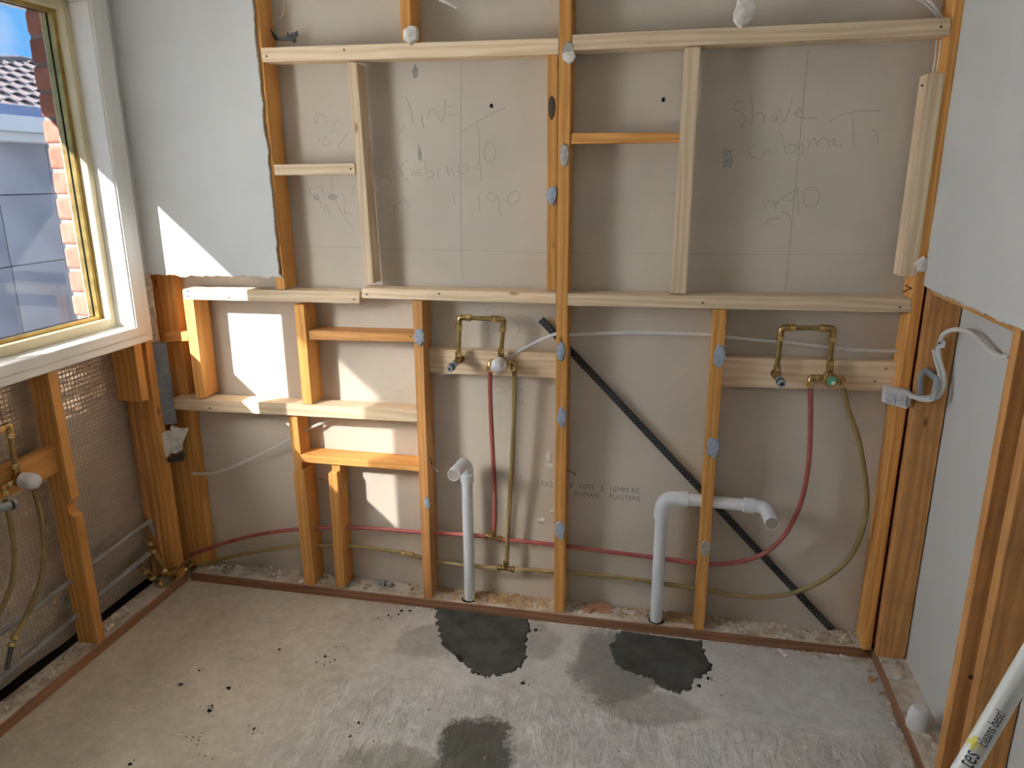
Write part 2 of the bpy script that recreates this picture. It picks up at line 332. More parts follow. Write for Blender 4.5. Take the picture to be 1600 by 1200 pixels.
def tube_bm(pts, r, segs=12, bm=None, flat=None, cap=True):
    """swept tube; r number or list; flat=(wide, thin) gives an oval section."""
    bm = bm or bmesh.new(); pts = [Vector(p) for p in pts]; n = len(pts); rings = []; up = None
    for i, p in enumerate(pts):
        t = (pts[min(i + 1, n - 1)] - pts[max(i - 1, 0)]).normalized()
        if up is None:
            up = Vector((0, 0, 1)) if abs(t.z) < 0.9 else Vector((1, 0, 0))
        a = (up - t * up.dot(t)).normalized(); b_ = t.cross(a); up = a
        rr = r[i] if isinstance(r, (list, tuple)) else r
        ra, rb = (rr, rr) if flat is None else flat
        rings.append([bm.verts.new(p + a * math.cos(2 * math.pi * k / segs) * ra + b_ * math.sin(2 * math.pi * k / segs) * rb) for k in range(segs)])
    for i in range(n - 1):
        for k in range(segs): bm.faces.new((rings[i][k], rings[i][(k + 1) % segs], rings[i + 1][(k + 1) % segs], rings[i + 1][k]))
    if cap: bm.faces.new(rings[0][::-1]); bm.faces.new(rings[-1])
    return bm
def tube(name, pts, r, m, parent=None, segs=12, sub=8, flat=None, smooth=True):
    p = smooth_path(pts, sub) if sub else pts
    return obj(name, tube_bm(p, r, segs, flat=flat), m, parent, smooth=smooth)
def lathe_bm(prof, o, d, segs=16, bm=None):
    bm = bm or bmesh.new(); o = Vector(o); d = Vector(d).normalized(); a = d.orthogonal().normalized(); b_ = d.cross(a); rings = []
    for r, t in prof: rings.append([bm.verts.new(o + d * t + (a * math.cos(2 * math.pi * k / segs) + b_ * math.sin(2 * math.pi * k / segs)) * max(r, 1e-5)) for k in range(segs)])
    for i in range(len(prof) - 1):
        for k in range(segs): bm.faces.new((rings[i][k], rings[i][(k + 1) % segs], rings[i + 1][(k + 1) % segs], rings[i + 1][k]))
    if prof[0][0] > 1e-4: bm.faces.new(rings[0][::-1])
    if prof[-1][0] > 1e-4: bm.faces.new(rings[-1])
    return bm
def lathe(name, prof, o, d, m, parent=None, segs=16): return obj(name, lathe_bm(prof, o, d, segs), m, parent, smooth=True)
def collar(o, d, m, parent, r=0.0125, l=0.016, name='collar'):
    d = Vector(d).normalized(); o = Vector(o)
    m = M_BRCOL if m is M_BRASS else m
    return lathe(name, [(r * .8, -l / 2), (r, -l / 2 + .002), (r, -.002), (r * .9, -.001), (r * .9, .001), (r, .002), (r, l / 2 - .002), (r * .8, l / 2)], o, d, m, parent, 14)
def corner_path(a, c, b_, r=0.02, k=6):
    a, c, b_ = Vector(a), Vector(c), Vector(b_); p = c + (a - c).normalized() * r; q = c + (b_ - c).normalized() * r
    return [a] + [p * (1 - t) ** 2 + c * 2 * t * (1 - t) + q * t * t for t in [i / k for i in range(k + 1)]] + [b_]
def daub(px, y, wpx, hpx, m, parent, seed, name='adhesive_daub', thick=0.004, n=18, jag=0.18, plane='y'):
    """dab of adhesive or plaster with an irregular outline on a timber face."""
    rnd = random.Random(seed); c = at(px[0], px[1], y); k = (c - CP).length / FPX; bm = bmesh.new(); f = []; bk = []
    for i in range(n):
        a = 2 * math.pi * i / n; s = 1 + rnd.uniform(-jag, jag)
        f.append(c + Vector((math.cos(a) * wpx * k * s * .5, 0, math.sin(a) * hpx * k * s * .5)))
    front = [p * .86 + c * .14 + Vector((0, -thick, 0)) for p in f]
    a = [bm.verts.new(p) for p in front]; b_ = [bm.verts.new(p + Vector((0, .001, 0))) for p in f]
    ctr = bm.verts.new(c + Vector((rnd.uniform(-.003, .003), -thick * 1.6, rnd.uniform(-.003, .003))))
    for i in range(n):
        bm.faces.new((a[i], a[(i + 1) % n], ctr)); bm.faces.new((a[i], b_[i], b_[(i + 1) % n], a[(i + 1) % n]))
    bm.faces.new(b_)
    return obj(name, bm, m, parent)
def nail(p, d, l=0.03, r=0.0016, parent=None, m=None):
    p = Vector(p); d = Vector(d).normalized()
    return lathe('nail', [(r, -0.004), (r, l), (r * 2.2, l), (r * 2.2, l + .0015)], p, d, m or M_NAIL, parent, 8)
def chips(name, spots, m, label, cat='debris', parent=None):
    """a scatter too fine to count: (x, y, z, size)"""
    bm = bmesh.new(); rnd = random.Random(len(spots))
    for x, y, z, s in spots:
        q = Matrix.Translation((x, y, z + s * .22)) @ Matrix.Rotation(rnd.uniform(0, 6.3), 4, 'Z') @ Matrix.Rotation(rnd.uniform(-.3, .3), 4, 'X')
        k = [(sx * s * rnd.uniform(.3, .65), sy * s * rnd.uniform(.2, .5), sz * s * rnd.uniform(.12, .3)) for sx, sy, sz in ((-1, -1, -1), (1, -1, -1), (.6, 1, -1), (-.8, .7, -1), (-.7, -.5, 1), (.5, -.6, 1), (.1, .6, 1))]
        v = [bm.verts.new(q @ Vector(c)) for c in k]
        for f in ((0, 3, 2, 1), (0, 1, 5, 4), (1, 2, 6, 5), (2, 3, 6), (3, 0, 4, 6), (4, 5, 6)): bm.faces.new([v[i] for i in f])
    o = obj(name, bm, m, parent)
    return tag(o, label, cat, kind='stuff')
def strokes(name, polys, y, m, parent, w=0.0022):
    bm = bmesh.new()
    for P in polys:
        p = smooth_path([at(u, v, y) for u, v in P], 5)
        for i in range(len(p) - 1):
            d = (p[i + 1] - p[i]);
            if d.length < 1e-6: continue
            s = Vector((-d.z, 0, d.x)).normalized() * w / 2; t = Vector((0, .0004, 0)); e = d.normalized() * w * .2
            prism_bm([p[i] - e + s, p[i + 1] + e + s, p[i + 1] + e - s, p[i] - e - s], [p[i] - e + s + t, p[i + 1] + e + s + t, p[i + 1] + e - s + t, p[i] - e - s + t], bm)
    return obj(name, bm, m, parent)
def zm(x0, y0, s, polys): return [[(x0 + u / s, y0 + v / s) for u, v in P] for P in polys]
def text_bm(body, size):
    cu = D.curves.new('t', 'FONT'); cu.body = body; cu.size = size; cu.resolution_u = 3
    o = D.objects.new('t', cu); COL.objects.link(o); bpy.context.view_layer.update()
    me = D.meshes.new_from_object(o.evaluated_get(bpy.context.evaluated_depsgraph_get()))
    bm = bmesh.new(); bm.from_mesh(me); D.objects.remove(o); D.curves.remove(cu); D.meshes.remove(me); return bm

#==STRUCTURE==
# ------------------------------------------------------------------ floor, ceiling, far walls of the room
fl = box('floor', (-0.62, -3.4, -0.10), (2.6, 0.2, 0.0), M_FLOOR, b=0); tag(fl, 'bare concrete floor with damp stains and combed mortar', kind='structure')
ce = box('ceiling', (-0.62, -3.4, TOP), (2.6, 0.2, TOP + .08), M_WHITE, b=0); tag(ce, 'white plasterboard ceiling above the room', kind='structure')
wf = box('wall_front', (-0.62, -3.4, 0), (2.6, -3.3, TOP), M_WHITE, b=0); tag(wf, 'painted wall behind the camera', kind='structure')

# back wall -----------------------------------------------------------------
WB = empty('wall_back', (1.0, 0.05, 0)); tag(WB, 'stripped back wall of bare timber studs and rails', kind='structure')
bk = box('backing_board', (-0.60, YB, 0), (2.55, YB + .012, TOP), M_BOARD, WB, b=0); bk['label'] = 'cream paper back of the plasterboard behind the studs'
plate = box('bottom_plate', (XL + .01, 0.0, 0), (XR, 0.097, PT - .002), M_PL, WB, axis='x', b=.002)
dust = box('dust_layer', (XL + .02, 0.004, PT - .003), (XR - .04, 0.097, PT), M_DUST, plate, axis='x', b=0)
def bdb(name, q, y0=0.0, depth=0.095, m=M_OR, label=None): return board(name, q, y0, depth, m, WB, label)
S1 = bdb('stud', [(381, -50), (397, -50), (445, 452), (432, 452)])
S2 = bdb('stud', [(874.4, -60), (894.2, -60), (881, 957), (865, 957)])
S2b = bdb('stud', [(855.5, 86), (872, 85), (869.5, 455), (854, 453)], 0.004, .09)
S3 = bdb('stud', [(644, 469), (659, 470), (675, 937), (662, 935)], m=M_OW)
S4 = bdb('stud', [(1116, 483), (1136, 484), (1100, 985), (1084, 984)])
S5 = board('stud', [(1499.5, -60), (1521, -60), (1360.5, 1022), (1345, 1020)], 0, .095, M_OR, WB, b=.003)
SC0 = box('corner_stud', (-0.42, .052, PT), (at(299, 640, .055).x, .097, TOP - .05), M_OR, WB)
S0 = bdb('stud', [(286, 468), (302, 468), (320, 622), (306, 622)], m=M_OR)
S0b = bdb('stud', [(459, 476), (474.5, 476), (487.5, 632), (473, 631)], m=M_OR)
S0c = bdb('stud', [(449.5, 649), (464, 650), (474, 745), (462, 745)], .014, .08)
S0c2 = bdb('stud', [(458, 737), (475, 735), (492, 915), (476, 914)], 0, .092)
S0d = bdb('stud', [(512.5, 740), (526.5, 738), (539.5, 919), (525, 917)], 0, .09)
S0d2 = bdb('stud', [(518, 726), (531, 726), (533, 760), (521, 760)], .02, .07)
UPs = bdb('stud', [(622, -50), (640, -50), (643, 62), (627, 62)])
P1 = bdb('stud', [(542, 97), (557, 98), (584, 443), (571, 444)], .004, .07, M_PA, 'pale new pine upright')
P2 = bdb('stud', [(1070, 74), (1095, 73), (1072, 459), (1047, 459)], 0, .07, M_PA, 'pale new pine upright')
R1 = bdb('rail', [(285, 452), (562, 455), (562, 474.5), (286, 468)], 0, .07, M_PA, 'pale new pine rail')
R1b = bdb('rail', [(565, 450), (869, 457.5), (869, 475), (565, 466)], -.002, .075, M_PA, 'pale new pine rail')
R2 = bdb('rail', [(887, 459), (1424, 467), (1424, 489), (887, 477.5)], -.003, .08, M_PA, 'pale new pine rail')
R3 = bdb('rail', [(271, 622), (652, 641), (652, 660), (272, 640)], 0, .075, M_PA, 'pale new pine rail')
T1 = bdb('rail', [(407, 74.5), (873, 59), (873, 85), (410, 97)], -.002, .075, M_PA, 'pale new pine rail')
T2 = bdb('rail', [(894, 54), (1486, 27), (1485, 54), (894, 79)], -.002, .09, M_PA, 'pale new pine rail')
N0 = bdb('noggin', [(257, 520), (293, 518), (294, 533), (258, 534)], .01, .045)
N1 = bdb('noggin', [(479, 516), (650, 521), (650, 535), (479, 531)], .01, .08, M_OW)
N2 = bdb('noggin', [(469, 711), (655, 726), (655, 737), (470, 722)], .004, .088, M_OR)
N3 = bdb('noggin', [(427, 257), (554, 255), (555, 272.5), (429, 274)], 0, .06, M_PA, 'pale new pine noggin')
N4 = bdb('noggin', [(893, 208), (1063, 207), (1061, 222), (892, 225)], .002, .05, M_OR)
B1 = bdb('blocking', [(669, 545), (869, 552), (869, 591), (669.5, 583)], .058, .04, M_PA, 'pale pine blocking board behind the mixer')
B2 = bdb('blocking', [(1129, 558), (1402, 566), (1398, 612), (1127, 604)], .055, .042, M_PA, 'pale pine blocking board behind the mixer')
# chamfered pale block nailed beside the right stud
pts = [at(1449, 115, 0), at(1476.5, 112, 0), at(1431, 432, 0), at(1405, 432, 0)]
dx = pts[1].x - pts[0].x; zt, zb = pts[0].z, pts[2].z
bm = bmesh.new(); prof = [(0.014, 0), (1.0, 0), (1.0, .07), (-.006 / dx * 0 - .02, .07), (-.02, .016)]
top = [Vector((pts[0].x + (k[0] * dx), k[1] - .004, zt)) for k in prof]; bot = [Vector((pts[3].x + (k[0] * (pts[2].x - pts[3].x)), k[1] - .004, zb)) for k in prof]
prism_bm(top, bot, bm); bev(bm, .001)
PK = obj('packer', bm, M_PA, WB, frame_of(bm, 'z')); PK['label'] = 'pale chamfered pine packer beside the right stud'

# remaining plasterboard on the back wall, torn at right and below
rnd = random.Random(3)
bl = at(437, 433, -.01); tr = at(389, -40, -.01)
poly = [Vector((-.325, -.01, TOP)), Vector((-.325, -.01, bl.z))]
for i in range(1, 24): poly.append(Vector((-.325 + (bl.x + .325) * i / 24, -.01, bl.z + rnd.uniform(-.006, .004))))
poly += [bl + Vector((.012, 0, 0)), bl + Vector((-.002, 0, .012))]
for i in range(1, 30):
    t = i / 30; poly.append(bl.lerp(tr, t) + Vector((rnd.uniform(-.004, .004), 0, 0)))
poly += [tr, Vector((tr.x, -.01, TOP))]
bm = prism_bm(poly, [p + Vector((0, .0095, 0)) for p in poly]); o = obj('plasterboard', bm, M_PAINT, WB); o['label'] = 'painted plasterboard sheet with a torn right edge'
bm = bmesh.new()
ed = poly[1:-1]
for i in range(len(ed) - 1):
    a, b_ = ed[i], ed[i + 1]; k = Vector((rnd.uniform(.0, .003), rnd.uniform(-.002, .0), rnd.uniform(-.004, .0)))
    prism_bm([a + Vector((-.002, -.001, .002)), b_ + Vector((-.002, -.001, .002)), b_ + k, a + k], [p + Vector((0, .009, 0)) for p in (a + Vector((-.002, 0, .002)), b_ + Vector((-.002, 0, .002)), b_ + k, a + k)], bm)
torn = obj('torn_edge', bm, M_GYP, o); torn['label'] = 'crumbly grey torn gypsum edge'

# pencil marks and print on the backing board
YW = YB - .0006
strokes('pencil_writing', zm(1100, 120, 5, [
    [(310, 185), (250, 205), (235, 255), (300, 285), (325, 330), (290, 395)], [(365, 130), (378, 260), (372, 375)], [(375, 320), (430, 280), (465, 300), (472, 365)],
    [(560, 285), (520, 320), (530, 350), (565, 320), (575, 290), (565, 350)], [(565, 240), (590, 260), (625, 345), (690, 190)], [(715, 290), (760, 260), (740, 245), (715, 275), (725, 310), (790, 325), (885, 322)],
    [(985, 355), (1020, 320), (1120, 285), (1220, 268), (1370, 266)], [(1160, 320), (1170, 420), (1165, 550)], [(1320, 410), (1355, 460), (1362, 515)],
    [(415, 525), (360, 555), (350, 590), (385, 635), (460, 640)], [(500, 560), (455, 585), (465, 605), (510, 570), (515, 600)], [(585, 430), (620, 500), (635, 590), (690, 595), (730, 550), (680, 530), (630, 560)],
    [(765, 520), (775, 560), (765, 610)], [(815, 560), (830, 500), (865, 485), (885, 545)], [(885, 520), (930, 475), (965, 500), (975, 550)], [(985, 505), (1030, 480), (1010, 520), (1040, 540), (1080, 538)],
    [(470, 1030), (485, 985), (540, 970), (555, 1000), (575, 975), (640, 930)], [(480, 1140), (530, 1105), (600, 1110)], [(560, 1040), (570, 985), (620, 945), (730, 870)], [(640, 965), (690, 960), (730, 880), (735, 1000), (738, 1075)], [(600, 1050), (660, 1075), (680, 1130)],
    [(830, 860), (780, 900), (785, 990), (830, 1022), (885, 990), (900, 920), (870, 870), (830, 860)]]), YW, M_PENCIL, bk, .0024)
strokes('pencil_writing', zm(580, 120, 5, [
    [(270, 160), (310, 260), (325, 370)], [(395, 290), (400, 345), (410, 395)], [(440, 330), (450, 270), (485, 250), (510, 290), (550, 345), (570, 300), (580, 170)], [(585, 240), (630, 235)], [(605, 300), (690, 297)], [(225, 440), (270, 360)],
    [(705, 432), (830, 350), (960, 275), (1050, 245)], [(825, 365), (845, 480), (845, 600), (860, 820)], [(880, 610), (890, 540), (930, 510), (970, 570), (965, 640), (920, 668), (885, 630), (880, 600)], [(845, 660), (822, 720), (870, 715)],
    [(290, 655), (235, 690), (245, 770), (300, 820)], [(205, 700), (250, 775)], [(370, 720), (320, 750), (330, 775), (370, 740), (375, 775)], [(420, 650), (435, 780), (490, 770), (470, 735), (440, 750)], [(520, 725), (520, 790)], [(590, 690), (605, 770), (625, 710), (650, 775)], [(690, 690), (690, 760), (750, 740), (745, 690), (700, 680)],
    [(835, 905), (850, 1060)], [(985, 920), (915, 910), (910, 955), (960, 970), (990, 920), (1000, 1010), (1015, 1090)], [(1120, 895), (1070, 930), (1080, 1000), (1130, 990), (1160, 930), (1130, 890), (1100, 905)],
    [(70, 790), (120, 770), (155, 810), (120, 860), (60, 880)], [(250, 955), (200, 1000), (215, 1055), (270, 1050), (290, 990), (250, 955)], [(120, 1015), (170, 1010), (180, 1050), (140, 1085)], [(640, 910), (650, 1000)]]), YW, M_PENCIL, bk, .0021)
strokes('pencil_writing', zm(440, 150, 5.717, [
    [(300, 160), (360, 165), (400, 230), (380, 275)], [(290, 200), (310, 250), (320, 200)], [(510, 200), (465, 250), (455, 290)], [(330, 380), (345, 410)], [(360, 360), (390, 370), (360, 430), (440, 430), (400, 390)], [(430, 330), (480, 310), (515, 330)], [(590, 335), (520, 430), (515, 480), (580, 500)],
    [(290, 830), (350, 820), (385, 890)], [(310, 900), (345, 950), (345, 1000)], [(255, 810), (255, 870), (300, 905)], [(430, 970), (380, 980), (385, 1050)], [(400, 990), (440, 1060)], [(480, 940), (580, 1110), (650, 1195)], [(545, 880), (570, 950), (560, 1000), (575, 1050), (640, 1048)], [(645, 800), (630, 900)], [(445, 720), (450, 840)]]), YW, M_PENCIL, bk, .0016)
strokes('pencil_writing', zm(690, 480, 8.571, [
    [(590, 50), (650, 10), (740, 0)], [(560, 190), (620, 230), (625, 285), (540, 292)], [(1000, 115), (1100, 110), (1150, 140)], [(980, 180), (1040, 250), (1020, 360), (950, 400)], [(700, 1090), (740, 1060), (850, 1085), (930, 1065), (850, 1130), (730, 1140)], [(835, 1100), (870, 1180), (900, 1240)], [(1020, 1110), (1100, 1115), (1110, 1180), (1080, 1280), (1020, 1330)]]), YW, M_PENCIL, bk, .0016)
strokes('pencil_writing', zm(340, 500, 11.43, [
    [(460, 120), (600, 330), (720, 560), (810, 770)], [(810, 770), (810, 480), (900, 400), (1010, 430), (1080, 580), (1130, 770)], [(360, 590), (430, 720)], [(460, 590), (640, 650), (690, 850)]]), YW, M_PENCIL, bk, .002)
strokes('setout_line', [[(721, 98), (719.5, 270), (722, 437)], [(1263, 78), (1248, 240), (1227, 455)]], YW, M_PENCIL, bk, .0024)
strokes('setout_line', [[(460, 386), (560, 387), (868, 395)], [(893, 394), (1150, 397), (1396, 398)]], YW, M_PENCIL, bk, .0012)
for body, u, v, h in (('13X2', 838, 759, 9.5), ('0F  1055.  5  16MM RE', 886, 762.5, 9.5), ('J   RUMAN     PLASTERB', 886, 774, 8.5)):
    p = at(u, v, YW); k = (p - CP).length / FPX; tb = text_bm(body, h * k * 1.35)
    q = at(u + 100, v + 8, YW); dirv = (q - p).normalized()
    for vv in tb.verts: vv.co = p + dirv * vv.co.x * .93 + Vector((0, 0, vv.co.y))
    o = obj('board_print', tb, M_INK, bk)
for u, v, w, h in ((768, 166, 6, 6), (1036, 156, 6, 7), (1137, 248, 16, 28), (655, 240, 6, 22), (648, 112, 8, 18), (493, 308, 9, 8), (521, 308, 14, 8), (845, 815, 10, 10)):
    daub((u, v), YB, w, h, M_GREYD if w > 6 or h > 10 else M_HOLE, bk, int(u), 'scuff' if w > 6 or h > 10 else 'screw_hole', .0012, 12, .35)

for u, v, w, h in ((858, 713, 7, 20), (858, 727, 14, 5), (846, 812, 13, 7), (862, 799, 8, 6)): daub((u, v), YB, w, h, M_PLAS, bk, int(v), 'white_tag_bit', .004, 10, .25)  # bits of white plastic tag, drawn with the plaster material
# daubs of adhesive and plaster left on the back framing
for i, (par, u, v, w, h, m_) in enumerate(((S2, 888, 82, 17, 30, M_GREYD), (S2, 882, 242, 14, 36, M_GREYD), (S2b, 862, 305, 16, 28, M_BLUE), (S3, 655, 527, 17, 27, M_BLUE), (S3, 667, 786, 9, 21, M_BLUE),
                                           (S2, 876, 549, 14, 31, M_BLUE), (S2, 877, 652, 15, 31, M_BLUE), (S2, 875, 828, 16, 30, M_BLUE), (S4, 1124, 557, 18, 36, M_BLUE), (S4, 1114, 700, 19, 32, M_BLUE), (S4, 1102, 858, 15, 26, M_GREYD))):
    daub((u, v), -.001, w, h, m_, par, i + 11, jag=.1 if i in (5, 8, 1) else .2)
daub((891, 89), -.006, 20, 20, M_PLAS, S2, 4, 'plaster_lump', .008, 14, .3)
daub((1163, 19), .0, 28, 40, M_PLAS, T2, 5, 'plaster_lump', .012, 14, .14)
daub((642, 54), -.004, 22, 26, M_PLAS, UPs, 6, 'plaster_lump', .014, 12, .22)
daub((1441, 413), -.004, 19, 22, M_PLAS, S5, 8, 'plaster_lump', .01, 12, .2)
daub((862, 168), .004, 12, 36, M_NAIL, S2b, 9, 'rusty_bracket', .002, 8, .05)
for par, u, v, d, l in ((S3, 672, 716, (.5, -1, -.4), .03), (S3, 676, 727, (.8, -.6, -.4), .035), (S2, 887, 734, (1, -.4, -.35), .032), (S5, 1427, 452, (-1, -.2, .5), .025), (S5, 1425, 450, (-1, -.2, -.5), .025), (S0d, 512, 749, (-1, -.1, 0), .03)):
    nail(at(u, v, .01), d, l, parent=par)
for par, u, v in ((R1, 294, 455), (R1, 294, 463), (R1, 358, 465), (R1, 553, 468), (R1b, 573, 460), (R1b, 686, 459), (R2, 1098, 473), (R2, 1406, 480), (R3, 328, 638), (T1, 417, 88), (T1, 538, 78), (T2, 1470, 42), (N1, 640, 527), (N3, 548, 264), (B2, 1392, 583), (B2, 1374, 603), (PK, 1440, 134)):
    p = at(u, v, -.003 if par in (R1b, R2) else -.001); p.y = WM[par.name].translation.y * 0 + min((WM[par.name] @ Vector(c)).y for c in par.bound_box) - .0003
    lathe('nail_head', [(.0035, 0), (.0035, .001)], p, (0, -1, 0), M_NAIL, par, 8)

#==LEFT==
# left wall -------------------------------------------------------------------
WL = empty('wall_left', (-.4, -.6, 0)); tag(WL, 'window wall stripped to studs and foil below the sill', kind='structure')
XF = -.435
lp = box('bottom_plate', (XL - .09, -3.3, 0), (XL, .0, PT - .002), M_PL, WL, axis='y', b=.002)
box('dust_layer', (XL - .088, -3.3, PT - .003), (XL - .004, -.01, PT), M_DUST, lp, axis='y', b=0)
# foil, bulging between studs
bm = bmesh.new(); ny, nz_ = 60, 40; gv = []
import mathutils.noise as mn
for i in range(ny + 1):
    row = []
    for j in range(nz_ + 1):
        y = -1.75 + 1.67 * i / ny; z = .06 + 1.04 * j / nz_
        row.append(bm.verts.new((XF + .008 * mn.noise(Vector((y * 5, z * 2.5, 1))) + .004 * mn.noise(Vector((y * 14, z * 9, 4))) - .012 * max(0, .2 - z) * 5, y, z)))
    gv.append(row)
for i in range(ny):
    for j in range(nz_): bm.faces.new((gv[i][j], gv[i + 1][j], gv[i + 1][j + 1], gv[i][j + 1]))
fo = obj('foil_wrap', bm, M_FOIL, WL, smooth=True); fo['label'] = 'silver woven reflective foil between the studs'
# near stud with a chipped notch
prof = [(XL, PT), (XL, .535), (XL - .022, .548), (XL - .026, .575), (XL - .002, .60), (XL - .006, 1.06), (XL - .082, 1.06), (XL - .082, PT)]
bm = prism_bm([Vector((x, -.515, z)) for x, z in prof], [Vector((x, -.479, z)) for x, z in prof]); bev(bm, .0012); LS1 = obj('stud', bm, M_OR, WL, frame_of(bm, 'z'))
LS2 = box('stud', (XL - .085, -.058, PT), (XL, -.012, TOP), M_OR, WL)
LS3 = box('trimmer_stud', (XL - .10, -.125, .825), (XL + .004, -.085, 1.05), M_OR, WL)
LS3b = box('stud', (XL - .10, -.084, PT + .03), (XL - .045, -.066, 1.05), M_OW, WL)
LS4 = box('stud', (XL - .09, -.095, .06), (XL - .07, -.07, 1.05), M_OW, WL)
LS5 = box('stud', (XL - .085, -1.12, PT), (XL, -1.085, 1.06), M_OR, WL)
LBK = box('blocking', (-.40, -1.085, .70), (-.362, -.516, .79), M_OR, WL, axis='y')
sillf = box('sill_trimmer', (XL - .09, -1.6, 1.062), (XL - .012, -.06, 1.098), M_OR, WL, axis='y')
# corner steel strip with plaster
a0, a1 = at(240, 535, -.012), at(267, 668, -.012)
bm = prism_bm([Vector((XL + .001, -.022, 1.03)), Vector((XL + .042, .004, 1.03)), Vector((XL + .042, .004, .70)), Vector((XL + .001, -.022, .70))], [Vector((XL - .001, -.019, 1.03)), Vector((XL + .040, .007, 1.03)), Vector((XL + .040, .007, .70)), Vector((XL - .001, -.019, .70))])
st = obj('steel_corner_strip', bm, M_STEEL, WL); st['label'] = 'blue-grey steel strip in the corner'
bm = bmesh.new(); rr = random.Random(2); top_ = [Vector((XL - .012, -.02, 1.295)), Vector((XL + .012, -.012, 1.295))]
prev = None
for i in range(14):
    z = 1.295 - i * .02; w = .018 + rr.uniform(-.003, .003); c = [Vector((XL + .0 + rr.uniform(-.002, .002), -.024, z)), Vector((XL + w, -.01, z)), Vector((XL + w, .0, z)), Vector((XL, -.012, z))]
    r_ = [bm.verts.new(p) for p in c]
    if prev:
        for k in range(4): bm.faces.new((prev[k], prev[(k + 1) % 4], r_[(k + 1) % 4], r_[k]))
    else: bm.faces.new(r_)
    prev = r_
bm.faces.new(prev[::-1]); te = obj('torn_edge', bm, M_GYP, WL); te['label'] = 'rough grey torn gypsum strip in the corner'
def lump(q, y, m_, parent, name='plaster_lump', th=.012, lean=0.0):
    P = [at(u, v, y) for u, v in q]
    if lean:   # lies across the corner: follows the strip's slant
        P = [at(u, v, y + lean * (p.x - XL)) for (u, v), p in zip(q, P)]
    c = sum(P, Vector()) / len(P); bm = bmesh.new()
    f = [bm.verts.new(p * .93 + c * .07 + Vector((0, -th, 0))) for p in P]; b_ = [bm.verts.new(p) for p in P]; n = len(P)
    bm.faces.new(f); bm.faces.new(b_[::-1])
    for i in range(n): bm.faces.new((f[i], b_[i], b_[(i + 1) % n], f[(i + 1) % n]))
    return obj(name, bm, m_, parent)
pl1 = lump(zm(230, 630, 10.91, [[(255, 500), (350, 460), (390, 480), (400, 640), (430, 700), (420, 850), (360, 900), (265, 990), (280, 880), (210, 800), (180, 710), (245, 650)]])[0], -.026, M_PLAS, WL, lean=.6)
pl2 = lump(zm(230, 630, 10.91, [[(420, 370), (550, 420), (715, 420), (660, 560), (610, 680), (605, 800), (500, 860), (445, 840), (440, 660), (410, 500)]])[0], -.026, M_PLAS, WL, lean=.6)
lump(zm(230, 630, 10.91, [[(350, 940), (480, 890), (600, 820), (650, 880), (620, 980), (450, 1010), (360, 1000)]])[0], -.026, M_DSTEEL, WL, 'torn_lining_scrap', .006)

# plasterboard round the window (left wall) and the room's near part
box('plasterboard', (XL - .004, -.099, 1.295), (XL + .010, -.0105, TOP), M_PAINT, WL, b=0)
box('plasterboard', (XL - .004, -1.535, 2.22), (XL + .010, -.099, TOP), M_PAINT, WL, b=0)
box('plasterboard', (XL - .004, -3.3, 0.25), (XL + .010, -1.535, TOP), M_PAINT, WL, b=0)
# sheathing and outer brick leaf where it is not seen: closes the wall against daylight
for lo, hi in (((-.60, -3.4, -.1), (-.47, .15, 1.06)), ((-.60, -3.4, 2.24), (-.44, .15, TOP + .08)), ((-.60, -3.4, 1.06), (-.47, -1.53, 2.24)), ((-.56, -.055, 1.06), (-.45, .15, 2.24)), ((-.45, -.10, 2.24), (XL - .02, .1, TOP))):
    box('outer_leaf', lo, hi, M_RUB if hi[2] < 1.2 else M_MORTJ, WL, b=0)
box('mortar_bed', (-.583, -.093, 1.06), (-.51, .13, 2.30), M_MORTJ, WL, b=0)
# bricks of the far window reveal
for k in range(16):
    z = 1.053 + k * .0877
    if z > 2.4: break
    off = rnd.uniform(-.003, .003)
    box('brick', (-.592 + off, -.10 + rnd.uniform(-.002, .002), z), (-.500, .01 if k % 2 else .13, z + .0775), M_BRICK, WL, b=.012, segs=3)

# window ---------------------------------------------------------------------
W1 = empty('window_1', (-.35, -.66, 1.1)); tag(W1, 'white-cased window with cream and gold frame and clear pane', kind='structure')
YI, YO, Y2I, Y2O, Z0, Z1 = -.118, -.034, -1.50, -1.585, 1.113, 2.195   # casing inner / outer
CF = -.315
def casing(name, P):   # mitred casing with an ovolo step: inner edge a->b, outer edge c->d
    ai, bi, ao, bo = P; bm = bmesh.new(); rows = []
    for t, x in ((.05, CF - .022), (.05, CF - .004), (.07, CF - .001), (.12, CF), (.55, CF), (.62, CF - .003), (.70, CF - .001), (.93, CF + .001), (1, CF - .004), (1, CF - .022)):
        rows.append((bm.verts.new(Vector((x, ai[0] + (ao[0] - ai[0]) * t, ai[1] + (ao[1] - ai[1]) * t))), bm.verts.new(Vector((x, bi[0] + (bo[0] - bi[0]) * t, bi[1] + (bo[1] - bi[1]) * t)))))
    n = len(rows)
    for i in range(n): bm.faces.new((rows[i][0], rows[i][1], rows[(i + 1) % n][1], rows[(i + 1) % n][0]))
    bm.faces.new([r[0] for r in rows]); bm.faces.new([r[1] for r in rows][::-1])
    return obj(name, bm, M_WHITE, W1)
ZO0, ZO1 = 1.046, 2.265
casing('casing', ((YI, Z0), (YI, Z1), (YO, ZO0), (YO, ZO1)))
casing('casing', ((Y2I, Z0), (YI, Z0), (Y2O, ZO0), (YO, ZO0)))
casing('casing', ((Y2I, Z1), (YI, Z1), (Y2O, ZO1), (YO, ZO1)))
casing('casing', ((Y2I, Z0), (Y2I, Z1), (Y2O, ZO0), (Y2O, ZO1)))
XJ = -.395
box('jamb', (XJ - .07, YI, Z0 - .004), (CF - .006, YI + .018, Z1), M_WHITE, W1, b=.001)
